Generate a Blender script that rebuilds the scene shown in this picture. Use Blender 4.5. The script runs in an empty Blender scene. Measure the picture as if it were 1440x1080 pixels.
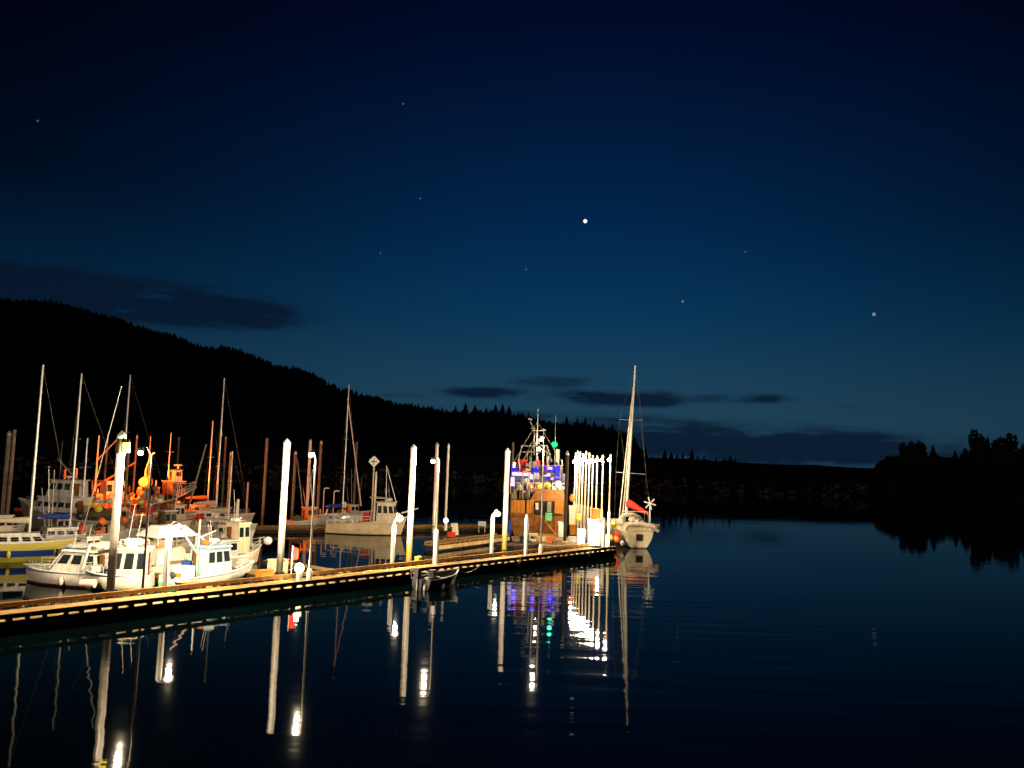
import bpy, math, random
from mathutils import Vector, Matrix, noise
random.seed(7)
PI = math.pi
scene = bpy.context.scene
COL = scene.collection
# ------------------------------------------------------------ camera
H = 8.0            # eye height over the water
F = 1200.0         # focal length in px of a 1440 px wide picture
cam_d = bpy.data.cameras.new('camera'); cam = bpy.data.objects.new('camera', cam_d); COL.objects.link(cam)
cam_d.sensor_width = 36; cam_d.lens = F/1440*36; cam_d.clip_start = .1; cam_d.clip_end = 20000
PITCH = math.atan(105/F); ROLL = math.radians(2.0)
MC = Matrix.Translation((0, 0, H)) @ Matrix.Rotation(PI/2+PITCH, 4, 'X') @ Matrix.Rotation(ROLL, 4, 'Z')
cam.matrix_world = MC
scene.camera = cam
MCI = MC.inverted()
def ray(px, py):
    return (MC.to_3x3() @ Vector(((px-720)/F, -(py-540)/F, -1))).normalized()
def at(px, py, z=0.0):
    d = ray(px, py); t = (z-H)/d.z
    return Vector((0, 0, H)) + d*t
def atY(px, py, Y):
    d = ray(px, py); return Vector((0, 0, H)) + d*(Y/d.y)
def proj(p):
    c = MCI @ Vector(p); return (720+F*c.x/-c.z, 540-F*c.y/-c.z)
def upright(px, py, pyb, z0=0.0):
    """a vertical post whose top shows at px,py and whose foot shows at row pyb on height z0 -> foot, height"""
    bx = px
    for _ in range(12):
        p = at(bx, pyb, z0)
        z = z0+5.0
        for _ in range(12):
            q = proj((p.x, p.y, z)); z += (q[1]-py)*p.y/F
        bx += px-proj((p.x, p.y, z))[0]
    return p, z-z0
# ------------------------------------------------------------ materials
class Wrap:
    def __init__(s, sock): s.outputs = {'Color': sock}
def mat(name, col, rough=.6, metal=0., var=.25, vs=2.0, bump=0., emit=None, es=0., col2=None, coat=0., setup=None, streak=0.):
    m = bpy.data.materials.new(name); m.use_nodes = True
    nt = m.node_tree; b = nt.nodes['Principled BSDF']
    b.inputs['Roughness'].default_value = rough; b.inputs['Metallic'].default_value = metal
    if coat: b.inputs['Coat Weight'].default_value = coat
    if rough >= .6: b.inputs['Specular IOR Level'].default_value = .12
    if emit:
        b.inputs['Emission Color'].default_value = (*emit, 1); b.inputs['Emission Strength'].default_value = es
        b.inputs['Base Color'].default_value = (*col, 1)
        return m
    tc = nt.nodes.new('ShaderNodeTexCoord'); ns = nt.nodes.new('ShaderNodeTexNoise')
    ns.inputs['Scale'].default_value = vs; ns.inputs['Detail'].default_value = 6; ns.inputs['Roughness'].default_value = .65
    nt.links.new(tc.outputs['Object'], ns.inputs['Vector'])
    rp = nt.nodes.new('ShaderNodeValToRGB'); nt.links.new(ns.outputs['Fac'], rp.inputs['Fac'])
    c2 = col2 or tuple(c*(1-var) for c in col)
    rp.color_ramp.elements[0].position = .33; rp.color_ramp.elements[0].color = (*c2, 1)
    rp.color_ramp.elements[1].position = .62; rp.color_ramp.elements[1].color = (*col, 1)
    if streak:
        mp_ = nt.nodes.new('ShaderNodeMapping'); mp_.inputs['Scale'].default_value = (5, 5, .45); nt.links.new(tc.outputs['Object'], mp_.inputs[0])
        n4 = nt.nodes.new('ShaderNodeTexNoise'); n4.inputs['Scale'].default_value = 1.6; n4.inputs['Detail'].default_value = 8; n4.inputs['Roughness'].default_value = .7; nt.links.new(mp_.outputs[0], n4.inputs['Vector'])
        r4 = nt.nodes.new('ShaderNodeValToRGB'); nt.links.new(n4.outputs['Fac'], r4.inputs['Fac'])
        r4.color_ramp.elements[0].position = .38; r4.color_ramp.elements[0].color = (1-streak*.8, 1-streak, 1-streak*1.1, 1); r4.color_ramp.elements[1].position = .56; r4.color_ramp.elements[1].color = (1, 1, 1, 1)
        m4 = nt.nodes.new('ShaderNodeMix'); m4.data_type = 'RGBA'; m4.blend_type = 'MULTIPLY'; m4.inputs[0].default_value = 1
        nt.links.new(rp.outputs['Color'], m4.inputs[6]); nt.links.new(r4.outputs['Color'], m4.inputs[7]); rp = Wrap(m4.outputs[2])
    nt.links.new(rp.outputs['Color'], b.inputs['Base Color'])
    if bump:
        bp = nt.nodes.new('ShaderNodeBump'); bp.inputs['Strength'].default_value = bump; bp.inputs['Distance'].default_value = .05
        n2 = nt.nodes.new('ShaderNodeTexNoise'); n2.inputs['Scale'].default_value = vs*5; nt.links.new(tc.outputs['Object'], n2.inputs['Vector'])
        nt.links.new(n2.outputs['Fac'], bp.inputs['Height']); nt.links.new(bp.outputs['Normal'], b.inputs['Normal'])
    if setup: setup(nt, b, tc, rp)
    return m
def planks(sx, dark=.45):
    def f(nt, b, tc, rp):
        w = nt.nodes.new('ShaderNodeTexWave'); w.bands_direction = 'X'; w.wave_profile = 'SAW'
        w.inputs['Scale'].default_value = sx; nt.links.new(tc.outputs['Object'], w.inputs['Vector'])
        r = nt.nodes.new('ShaderNodeValToRGB'); nt.links.new(w.outputs['Fac'], r.inputs['Fac'])
        r.color_ramp.elements[0].color = (dark, dark, dark, 1); r.color_ramp.elements[1].position = .15; r.color_ramp.elements[1].color = (1, 1, 1, 1)
        mx = nt.nodes.new('ShaderNodeMix'); mx.data_type = 'RGBA'; mx.blend_type = 'MULTIPLY'; mx.inputs[0].default_value = 1
        nt.links.new(rp.outputs['Color'], mx.inputs[6]); nt.links.new(r.outputs['Color'], mx.inputs[7])
        nt.links.new(mx.outputs[2], b.inputs['Base Color'])
    return f
def zbands(lo, colo, hi=None, cohi=None):
    """a hull whose bottom paint (and optional sheer stripe) is another colour"""
    def f(nt, b, tc, rp):
        sx = nt.nodes.new('ShaderNodeSeparateXYZ'); nt.links.new(tc.outputs['Object'], sx.inputs[0])
        last = rp.outputs['Color']
        for (thr, c, op) in ((lo, colo, 'LESS_THAN'), (hi, cohi, 'GREATER_THAN')):
            if thr is None: continue
            mt = nt.nodes.new('ShaderNodeMath'); mt.operation = op; mt.inputs[1].default_value = thr; nt.links.new(sx.outputs['Z'], mt.inputs[0])
            mx = nt.nodes.new('ShaderNodeMix'); mx.data_type = 'RGBA'; nt.links.new(mt.outputs[0], mx.inputs[0])
            nt.links.new(last, mx.inputs[6]); mx.inputs[7].default_value = (*c, 1); last = mx.outputs[2]
        nt.links.new(last, b.inputs['Base Color'])
    return f
M = dict(
 deck=mat('deck_wood', (.27, .165, .055), .75, var=.5, vs=1.3, bump=.4, setup=planks(1.1)),
 timber=mat('rail_timber', (.24, .125, .035), .8, var=.55, vs=3, bump=.4),
 block=mat('creosote_timber', (.03, .022, .016), .9),
 float=mat('dock_float', (.02, .02, .02), .8),
 steel=mat('galvanised_pile', (.62, .58, .50), .5, .25, var=.35, vs=1.2, bump=.15),
 rust=mat('rusty_pile', (.27, .235, .18), .8, .1, var=.5, vs=1.5, bump=.2),
 alu=mat('aluminium', (.62, .62, .58), .38, .55, var=.15),
 pole=mat('grey_pole', (.16, .14, .12), .5, .4),
 white=mat('white_paint', (.80, .78, .72), .35, var=.12, vs=1.5, coat=.2, streak=.22),
 gel=mat('weathered_gelcoat', (.78, .74, .66), .35, var=.28, vs=.9, coat=.25, streak=.3),
 cream=mat('cream_paint', (.72, .60, .40), .4, var=.2, vs=1.2, streak=.3),
 grey=mat('grey_paint', (.42, .41, .38), .5, var=.3),
 ltblue=mat('pale_blue_paint', (.32, .47, .54), .4, var=.2, streak=.3),
 blue=mat('blue_canvas', (.025, .06, .30), .7, var=.4),
 red=mat('red_canvas', (.62, .035, .02), .7, var=.35, vs=4),
 orange=mat('orange_buoy_vinyl', (.80, .19, .03), .4, var=.2),
 yellow=mat('yellow_vinyl', (.80, .62, .06), .4, var=.2),
 green=mat('green_tote', (.07, .42, .15), .45),
 dark=mat('black_rubber', (.015, .015, .016), .5),
 glass=mat('dark_window_glass', (.012, .016, .018), .08, var=.1),
 ply=mat('varnished_plywood', (.46, .165, .022), .62, var=.35, vs=1.5),
 brown=mat('brown_planking', (.22, .080, .018), .65, var=.5, vs=2, setup=planks(.6, .5)),
 canvas=mat('beige_canvas', (.58, .50, .36), .85, var=.3, vs=3, bump=.4),
 pink=mat('faded_pink_fibreglass', (.70, .48, .40), .45, var=.2),
 darkdeck=mat('dark_planks', (.09, .05, .022), .8, var=.6, vs=2, bump=.4, setup=planks(1.1)),  # deck planking in a darker tone, for the work float
 litwood=mat('lamplit_timber', (.55, .38, .16), .8, var=.4, vs=2),  # pale tone holds the lamplight on the short float's near side
 rustpaint=mat('stained_cabin_paint', (.34, .24, .16), .7, var=.7, vs=2.5, col2=(.05, .03, .02)),
 lampgrey=mat('dull_grey_lamp_pole', (.22, .20, .15), .6, .1),
 navy=mat('weathered_blue_grey_paint', (.010, .008, .06), .5, var=.4, vs=1.5),
 rope=mat('rope', (.5, .42, .28), .9),
 netting=mat('fishing_net', (.20, .16, .08), .95, var=.6, vs=9, bump=.9),
 rock=mat('granite_riprap', (.46, .42, .34), .9, var=.9, vs=.35, bump=.5, col2=(.02, .018, .015)),
 earth=mat('shore_earth', (.05, .045, .035), .95, vs=.1),
 hill=mat('hillside_ground', (.035, .045, .025), .95, vs=.02),
 leaf=mat('spruce_needles', (.035, .06, .03), .9, vs=.4),
 leaf2=mat('broad_leaves', (.05, .075, .03), .9, vs=.4),
 bark=mat('bark', (.08, .06, .045), .95),
 bulb=mat('warm_lamp', (1, 1, 1), emit=(1, .86, .66), es=300),
 sodium=mat('sodium_lamp', (.02, .01, .0), emit=(1, .33, .03), es=2.8),
 amber=mat('orange_halo_glow', (.06, .015, .004), emit=(1, .15, .003), es=.85),  # self-glowing orange, draws the halo around the sodium bulb
 bluel=mat('blue_led', (.0, .0, .01), emit=(.012, .006, 1), es=1.7),
 violet=mat('violet_white_led', (.02, .02, .02), emit=(.72, .55, 1), es=1.8),
 greenl=mat('green_lamp', (.0, .02, .01), emit=(.0, .9, .26), es=1.3),
 starw=mat('white_star', (1, 1, 1), emit=(1, .93, .85), es=1.3),
 stard=mat('dim_star', (1, 1, 1), emit=(.45, .6, .7), es=.15),
 starp=mat('amber_star', (1, 1, 1), emit=(.62, .50, .36), es=.42),
)
def tide_falloff(lo, hi, colo, mid=None):  # tide-zone colour that also paints in the lamplight fading down the pile
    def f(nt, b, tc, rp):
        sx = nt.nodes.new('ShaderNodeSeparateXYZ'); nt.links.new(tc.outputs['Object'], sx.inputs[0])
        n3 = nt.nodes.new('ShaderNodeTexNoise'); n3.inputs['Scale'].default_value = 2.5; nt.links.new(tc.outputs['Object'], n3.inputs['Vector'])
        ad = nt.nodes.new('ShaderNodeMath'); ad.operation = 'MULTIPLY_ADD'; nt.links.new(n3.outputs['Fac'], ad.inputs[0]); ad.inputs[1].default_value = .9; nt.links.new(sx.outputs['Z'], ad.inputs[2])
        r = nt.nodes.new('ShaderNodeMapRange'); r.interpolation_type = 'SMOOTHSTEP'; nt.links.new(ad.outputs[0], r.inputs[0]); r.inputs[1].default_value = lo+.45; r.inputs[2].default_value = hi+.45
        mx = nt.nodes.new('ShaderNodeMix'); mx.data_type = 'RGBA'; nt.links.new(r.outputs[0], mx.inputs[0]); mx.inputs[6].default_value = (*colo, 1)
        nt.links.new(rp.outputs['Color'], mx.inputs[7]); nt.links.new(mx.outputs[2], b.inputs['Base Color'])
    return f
M['pile_a'] = mat('white_pile_brown_foot', (.78, .74, .66), .5, .1, var=.45, vs=1.2, bump=.3, streak=.55, setup=tide_falloff(2.3, 3.5, (.030, .018, .010)))
M['pile_b'] = mat('white_pile_green_foot', (.78, .74, .66), .5, .1, var=.45, vs=1.2, bump=.3, streak=.55, setup=tide_falloff(1.0, 3.6, (.040, .042, .014)))
M['pile_c'] = mat('white_pile_yellow_foot', (.78, .74, .66), .5, .1, var=.45, vs=1.2, bump=.3, streak=.55, setup=tide_falloff(1.3, 3.4, (.26, .21, .03)))
for k, lo, cl, hi, ch, base in (
  ('h_green', .32, (.12, .42, .24), None, None, (.78, .78, .70)), ('h_yb', .35, (.40, .36, .04), .78, (.55, .46, .10), (.02, .05, .26)),
  ('h_white', .06, (.02, .02, .025), None, None, (.74, .68, .58)), ('h_wstripe', .12, (.10, .02, .015), .74, (.22, .26, .30), (.76, .72, .64)), ('h_nstripe', .10, (.05, .04, .03), .80, (.05, .07, .14), (.76, .68, .52)),
  ('h_cream', .10, (.05, .03, .02), 1.05, (.55, .44, .28), (.74, .58, .36)),
  ('h_gry', .15, (.10, .03, .02), None, None, (.50, .48, .42)), ('h_rust', .3, (.05, .02, .015), None, None, (.45, .20, .10)),
  ('h_black', -.2, (.01, .01, .01), None, None, (.018, .018, .02)), ('h_ivory', .10, (.12, .07, .04), None, None, (.78, .68, .48))):
    M[k] = mat('hull_'+k[2:], base, .35, var=.22, vs=1.1, coat=.2, setup=zbands(lo, cl, hi, ch), streak=.16)
# ------------------------------------------------------------ mesh builder
class MB:
    def __init__(s): s.v = []; s.f = []
    def add(s, vs, fs):
        n = len(s.v); s.v += [tuple(v) for v in vs]; s.f += [tuple(n+i for i in f) for f in fs]; return s
    def box(s, c, d, rz=0., rx=0., ry=0.):
        R = Matrix.Rotation(rz, 3, 'Z') @ Matrix.Rotation(ry, 3, 'Y') @ Matrix.Rotation(rx, 3, 'X')
        vs = [Vector(c)+R @ Vector((x*d[0]/2, y*d[1]/2, z*d[2]/2)) for x in (-1, 1) for y in (-1, 1) for z in (-1, 1)]
        return s.add(vs, [(0, 1, 3, 2), (4, 6, 7, 5), (0, 4, 5, 1), (2, 3, 7, 6), (0, 2, 6, 4), (1, 5, 7, 3)])
    def prism(s, bot, top):
        n = len(bot)
        return s.add(list(bot)+list(top), [tuple(range(n))[::-1], tuple(range(n, 2*n))]+[(i, (i+1) % n, n+(i+1) % n, n+i) for i in range(n)])
    def tube(s, p0, p1, r0, r1=None, n=8):
        r1 = r0 if r1 is None else r1
        p0 = Vector(p0); p1 = Vector(p1); d = (p1-p0).normalized()
        a = d.orthogonal().normalized(); b = d.cross(a)
        v0 = [p0+(a*math.cos(2*PI*i/n)+b*math.sin(2*PI*i/n))*r0 for i in range(n)]
        v1 = [p1+(a*math.cos(2*PI*i/n)+b*math.sin(2*PI*i/n))*r1 for i in range(n)]
        return s.prism(v0, v1)
    def path(s, pts, r, n=6):
        for a, b in zip(pts, pts[1:]): s.tube(a, b, r, r, n)
        return s
    def lathe(s, c, prof, n=14):
        c = Vector(c); vs = []; fs = []
        for (r, z) in prof:
            vs += [c+Vector((r*math.cos(2*PI*i/n), r*math.sin(2*PI*i/n), z)) for i in range(n)]
        for k in range(len(prof)-1):
            fs += [(k*n+i, k*n+(i+1) % n, (k+1)*n+(i+1) % n, (k+1)*n+i) for i in range(n)]
        fs += [tuple(range(n))[::-1], tuple(range((len(prof)-1)*n, len(prof)*n))]
        return s.add(vs, fs)
    def ball(s, c, r, sz=1., n=12):
        return s.lathe(c, [(max(.001, r*math.sin(PI*k/8)), -r*sz*math.cos(PI*k/8)) for k in range(9)], n)
    def blob(s, c, r, jit=.25, sc=(1, 1, 1), n=7, m=5):
        c = Vector(c); vs = []; fs = []
        for k in range(m+1):
            for i in range(n):
                a = PI*k/m; rr = r*(1+random.uniform(-jit, jit))
                vs.append(c+Vector((rr*math.sin(a)*math.cos(2*PI*i/n)*sc[0], rr*math.sin(a)*math.sin(2*PI*i/n)*sc[1], -rr*math.cos(a)*sc[2])))
        for k in range(m):
            fs += [(k*n+i, k*n+(i+1) % n, (k+1)*n+(i+1) % n, (k+1)*n+i) for i in range(n)]
        return s.add(vs, fs)
    def mesh(s, name, m, smooth=False):
        me = bpy.data.meshes.new(name); me.from_pydata(s.v, [], s.f); me.materials.append(M[m] if isinstance(m, str) else m)
        me.update()
        if smooth:
            for p in me.polygons: p.use_smooth = True
            me.set_sharp_from_angle(angle=math.radians(38))
        return me
def tag(o, label=None, cat=None, group=None, kind=None):
    if label: o['label'] = label
    if cat: o['category'] = cat
    if group: o['group'] = group
    if kind: o['kind'] = kind
    return o
def thing(name, label, cat, loc=(0, 0, 0), rz=0., group=None):
    o = bpy.data.objects.new(name, None); COL.objects.link(o); o.location = loc; o.rotation_euler = (0, 0, rz); o.empty_display_size = .3
    o['mw'] = 0; del o['mw']
    return tag(o, label, cat, group)
def part(name, mb, m, par=None, smooth=True):
    o = bpy.data.objects.new(name, mb.mesh(name, m, smooth)); COL.objects.link(o)
    if par: o.parent = par
    return o
def single(name, mb, m, label, cat, loc=(0, 0, 0), rz=0., group=None, smooth=True):
    o = part(name, mb, m, None, smooth); o.location = loc; o.rotation_euler = (0, 0, rz); return tag(o, label, cat, group)
def struct(name, mb, m, smooth=False):
    return tag(part(name, mb, m, None, smooth), kind='structure')
def dup(root, loc, rz=None, label=None, sc=None):
    r = root.copy(); COL.objects.link(r); r.location = loc
    if rz is not None: r.rotation_euler = (0, 0, rz)
    if label: r['label'] = label
    if sc: r.scale = (sc[0], sc[1], sc[2]) if isinstance(sc, tuple) else (sc, sc, sc)
    for ch in list(root.children):
        c = ch.copy(); COL.objects.link(c); c.parent = r
        for g in ch.children:
            d = g.copy(); COL.objects.link(d); d.parent = c
    return r
def inv(o):
    return (Matrix.Translation(o.location) @ Matrix.Rotation(o.rotation_euler.z, 4, 'Z')).inverted()
def light(name, loc, power, col, r=.12, par=None, spot=None):
    l = bpy.data.lights.new(name, 'SPOT' if spot else 'POINT'); l.energy = power; l.color = col; l.shadow_soft_size = r
    if spot: l.spot_size = math.radians(spot); l.spot_blend = .6
    o = bpy.data.objects.new(name, l); COL.objects.link(o); o.location = loc
    if par: o.parent = par
    return o
WARM = (1, .80, .53)
KP = 2.3
# ------------------------------------------------------------ sky
w = bpy.data.worlds.new('World'); scene.world = w; w.use_nodes = True
nt = w.node_tree; N = nt.nodes; L = nt.links
bg = N['Background']; tc = N.new('ShaderNodeTexCoord'); sp = N.new('ShaderNodeSeparateXYZ'); L.new(tc.outputs['Generated'], sp.inputs[0])
def mth(op, a, b=None, c=None):
    n = N.new('ShaderNodeMath'); n.operation = op
    for i, v in enumerate((a, b, c)):
        if v is None: continue
        if isinstance(v, (int, float)): n.inputs[i].default_value = v
        else: L.new(v, n.inputs[i])
    return n.outputs[0]
X, Y, Z = sp.outputs
az = mth('ARCTAN2', X, Y)
el = mth('ABSOLUTE', Z)
rp = N.new('ShaderNodeValToRGB'); L.new(el, rp.inputs['Fac']); cr = rp.color_ramp; cr.interpolation = 'B_SPLINE'
stops = [(0, (.0115, .045, .084)), (.045, (.0150, .054, .092)), (.09, (.0110, .053, .098)), (.16, (.0026, .038, .100)), (.25, (.0006, .0220, .076)),
         (.34, (.0004, .0115, .050)), (.43, (.0004, .0050, .029)), (.52, (.0005, .0018, .013)), (.75, (.0003, .0007, .005))]
while len(cr.elements) < len(stops): cr.elements.new(.5)
for e, (p, c) in zip(cr.elements, stops): e.position = p; e.color = (*c, 1)
a0 = mth('DIVIDE', mth('SUBTRACT', az, .09), .46)
g = mth('EXPONENT', mth('MULTIPLY', mth('MULTIPLY', a0, a0), -1))
kk = mth('MINIMUM', mth('MULTIPLY_ADD', el, 2.5, .24), .93)
fac = mth('ADD', mth('SUBTRACT', 1, kk), mth('MULTIPLY', kk, g))
ns = N.new('ShaderNodeTexNoise'); ns.inputs['Scale'].default_value = 13; ns.inputs['Detail'].default_value = 7; ns.inputs['Roughness'].default_value = .6
mp = N.new('ShaderNodeMapping'); mp.inputs['Scale'].default_value = (1, 1, 5); L.new(tc.outputs['Generated'], mp.inputs[0]); L.new(mp.outputs[0], ns.inputs['Vector'])
cl = None
for (px, py, wx, wy, s) in ((120, 408, 230, 26, .95), (250, 434, 140, 22, 1.3), (-20, 400, 140, 32, 1.1), (680, 553, 66, 8, 1.15), (850, 561, 98, 11, 1.2), (925, 558, 28, 11, .7), (780, 537, 62, 8, 1.0),
                            (1040, 561, 70, 7, .9), (1078, 557, 26, 5, .4), (1192, 572, 34, 4, .5), (570, 556, 40, 5, .55), (820, 585, 190, 8, .45), (980, 622, 290, 26, 1.1), (1180, 636, 170, 22, .9), (800, 610, 120, 16, .5)):
    d = ray(px, py); a = math.atan2(d.x, d.y); e = d.z
    da = mth('DIVIDE', mth('SUBTRACT', az, a), wx/F); de = mth('DIVIDE', mth('SUBTRACT', el, e), wy/F)
    q = mth('EXPONENT', mth('MULTIPLY', mth('ADD', mth('POWER', mth('ABSOLUTE', da), 2.6), mth('POWER', mth('ABSOLUTE', de), 2.4)), -1))
    q = mth('MULTIPLY', q, s)
    cl = q if cl is None else mth('ADD', cl, q)
cl = mth('MULTIPLY', cl, mth('MULTIPLY_ADD', ns.outputs['Fac'], 3.4, -.7))
sm = N.new('ShaderNodeMapRange'); sm.interpolation_type = 'SMOOTHSTEP'; L.new(cl, sm.inputs[0]); sm.inputs[1].default_value = .12; sm.inputs[2].default_value = 1.2; sm.inputs[4].default_value = .88
mx = N.new('ShaderNodeMix'); mx.data_type = 'RGBA'; L.new(sm.outputs[0], mx.inputs[0])
vm = N.new('ShaderNodeVectorMath'); vm.operation = 'SCALE'; L.new(rp.outputs['Color'], vm.inputs[0]); L.new(fac, vm.inputs['Scale'])
L.new(vm.outputs[0], mx.inputs[6]); mx.inputs[7].default_value = (.0022, .0075, .022, 1)
L.new(mx.outputs[2], bg.inputs['Color']); bg.inputs['Strength'].default_value = 1.0
# ------------------------------------------------------------ water
wm = bpy.data.materials.new('harbour_water'); wm.use_nodes = True; nt = wm.node_tree; b = nt.nodes['Principled BSDF']
b.inputs['Base Color'].default_value = (.0006, .0024, .0028, 1); b.inputs['Roughness'].default_value = .03; b.inputs['IOR'].default_value = 1.145
N2, L2 = nt.nodes, nt.links
geo = N2.new('ShaderNodeNewGeometry')
def wn(sc, scale, det):
    m_ = N2.new('ShaderNodeMapping'); m_.inputs['Scale'].default_value = sc; L2.new(geo.outputs['Position'], m_.inputs[0])
    n_ = N2.new('ShaderNodeTexNoise'); n_.inputs['Scale'].default_value = scale; n_.inputs['Detail'].default_value = det; n_.inputs['Roughness'].default_value = .45
    L2.new(m_.outputs[0], n_.inputs['Vector']); return n_.outputs['Fac']
def m2(op, a, b_):
    n = N2.new('ShaderNodeMath'); n.operation = op
    for i, v in enumerate((a, b_)):
        if isinstance(v, (int, float)): n.inputs[i].default_value = v
        else: L2.new(v, n.inputs[i])
    return n.outputs[0]
sw = wn((.09, 1, 1), .75, 1.0); rip = wn((.12, 1, 1), 3.2, 1.0)
patch = wn((1, .5, 1), .05, 2)
gx = N2.new('ShaderNodeSeparateXYZ'); L2.new(geo.outputs['Position'], gx.inputs[0])
mr = N2.new('ShaderNodeMapRange'); L2.new(gx.outputs['X'], mr.inputs[0]); mr.inputs[1].default_value = -16; mr.inputs[2].default_value = 4; mr.inputs[3].default_value = .3; mr.inputs[4].default_value = 1.0
mr2 = N2.new('ShaderNodeMapRange'); L2.new(patch, mr2.inputs[0]); mr2.inputs[1].default_value = .35; mr2.inputs[2].default_value = .6; mr2.inputs[3].default_value = .55; mr2.inputs[4].default_value = 1.15
mr3 = N2.new('ShaderNodeMapRange'); L2.new(gx.outputs['X'], mr3.inputs[0]); mr3.inputs[1].default_value = 9; mr3.inputs[2].default_value = 24; mr3.inputs[3].default_value = 1.0; mr3.inputs[4].default_value = .3
amp = m2('MULTIPLY', m2('MULTIPLY', mr.outputs[0], mr2.outputs[0]), mr3.outputs[0])
hgt = m2('MULTIPLY', m2('ADD', m2('MULTIPLY', sw, .026), m2('MULTIPLY', rip, .0030)), amp)
bp = N2.new('ShaderNodeBump'); bp.inputs['Strength'].default_value = 1; bp.inputs['Distance'].default_value = 1.0; L2.new(hgt, bp.inputs['Height']); L2.new(bp.outputs['Normal'], b.inputs['Normal'])
struct('water', MB().add([(-4000, -300, 0), (4000, -300, 0), (4000, 6000, 0), (-4000, 6000, 0)], [(0, 1, 2, 3)]), wm)
# ------------------------------------------------------------ shores, breakwater, hill
DB = 268.0
mb = MB(); n = 90
prof = [(-14, -2), (-12, .2), (-7, 3.6), (-1.5, 8.0), (0, 8.8), (6, 9.1), (30, 8.6), (60, -2)]
rows = []
for i in range(n+1):
    x = -420+i*10
    yc = DB+6*math.sin(x*.012)
    ex = 0
    rows.append([(x+random.uniform(-1, 1), yc+dy+random.uniform(-.8, .8), z+(random.uniform(-.35, .35) if z > 0 else 0)+ (0.5*math.sin(x*.03) if z > 6 else 0)) for dy, z in prof])
k = len(prof)
mb.add([v for r in rows for v in r], [(i*k+j, (i+1)*k+j, (i+1)*k+j+1, i*k+j+1) for i in range(n) for j in range(k-1)])
struct('shore', mb, 'earth')
mb = MB()
for i in range(1700):
    x = random.uniform(-330, 330); t = random.random()**1.1
    yc = DB+6*math.sin(x*.012); r = .22+.75*random.random()**2.2
    mb.blob((x, yc-12.2+t*4.9, .1+t*3.4), r, .28, (1.2, .9, .75), 5, 3)
tag(part('riprap', mb, 'rock', smooth=False), 'grey boulders piled along the water side of the long breakwater', 'rocks', kind='stuff')
# left mountain
ridge = [(-260, 398), (-120, 404), (0, 421), (60, 424), (100, 433), (150, 447), (200, 464), (250, 477), (300, 488), (350, 501), (400, 517), (450, 536), (500, 558), (540, 569), (600, 580), (650, 583), (700, 586), (760, 595), (820, 604), (862, 610), (890, 622), (905, 645), (930, 652)]
def rz_at(px):
    for (a, ya), (b_, yb) in zip(ridge, ridge[1:]):
        if a <= px <= b_: return ya+(yb-ya)*(px-a)/(b_-a)
    return ridge[-1][1]
cols = list(range(-260, 931, 10)); YR = 720.0
rowsY = [300, 340, 400, 470, 540, 610, 670, 720, 790, 900, 1100]
def hz(px, Yv):
    top = atY(px, rz_at(px)+3, YR).z
    t = (Yv-300)/(YR-300)
    s = t**.85 if t <= 1 else max(0, 1-((t-1)/1.05)**1.5)
    return max(-1, top*s) + 3.5*noise.noise(Vector((px*.02, Yv*.01, 0)))*min(1, s*2)
mb = MB(); vs = []
for px in cols:
    d = ray(px, 645)
    for Yv in rowsY: vs.append((d.x/d.y*Yv, Yv, hz(px, Yv)))
k = len(rowsY); mb.add(vs, [(i*k+j, (i+1)*k+j, (i+1)*k+j+1, i*k+j+1) for i in range(len(cols)-1) for j in range(k-1)])
struct('hill', mb, 'hill', True)
def conifer_crown(h, r, lay=15, br=9, lean=0.):
    mb = MB()
    for i in range(lay):
        t = i/(lay-1); z = h*(.14+.84*t); rr = r*(1-t)**.85*random.uniform(.8, 1.15)+.12*r
        for j in range(br):
            a = 2*PI*(j+random.random()*.8)/br; L_ = rr*random.uniform(.65, 1.15); dz = -h*.05*random.uniform(.4, 1.6); wd = L_*.42+h*.012
            c, s = math.cos(a), math.sin(a)
            for q in (0, 1):
                zz = z+q*h*.03
                mb.add([(0, 0, zz+h*.05), (c*L_*.55-s*wd*.6, s*L_*.55+c*wd*.6, zz+dz*.3), (c*L_, s*L_, zz+dz), (c*L_*.55+s*wd*.6, s*L_*.55-c*wd*.6, zz+dz*.3), (c*L_*.4, s*L_*.4, zz-h*.035)],
                       [(0, 1, 2), (0, 2, 3), (4, 2, 1), (4, 3, 2), (0, 4, 1), (0, 3, 4)])
    mb.tube((0, 0, h*.9), (0, 0, h), r*.05, .01, 4)
    return mb
def broad_crown(h, r, nb=1000):
    mb = MB()
    for i in range(nb):
        lob = i % 7; a = lob*2.4
        c = Vector((math.cos(a)*r*.42*(lob > 0), math.sin(a)*r*.42*(lob > 0), h*(.30+.56*lob/7)))
        d = Vector((random.gauss(0, 1), random.gauss(0, 1), random.gauss(0, 1))).normalized()*random.uniform(.5, 1)*r*.62
        d.z *= 1.15; p = c+d; s = r*.17*random.uniform(.6, 1.3)
        if p.z > h: p.z = h-random.random()*r*.3
        s *= .85; u = Vector((random.gauss(0, 1), random.gauss(0, 1), random.gauss(0, 1))).normalized(); v = u.orthogonal().normalized()
        mb.add([p+u*s, p+v*s, p-u*s, p-v*s, p+u.cross(v)*s*.8], [(0, 1, 2, 3), (0, 1, 4), (2, 3, 4)])
    return mb
protos = []
def make_tree(kind, loc, h, r, label, group):
    t = thing('spruce_tree' if kind == 'c' else 'broadleaf_tree', label, 'tree', loc, random.uniform(0, 6), group)
    part('trunk', MB().tube((0, 0, -1), (0, 0, h*.9), r*.09, r*.02, 6), 'bark', t)
    part('crown', conifer_crown(h, r) if kind == 'c' else broad_crown(h, r), 'leaf' if kind == 'c' else 'leaf2', t, False)
    return t
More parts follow.
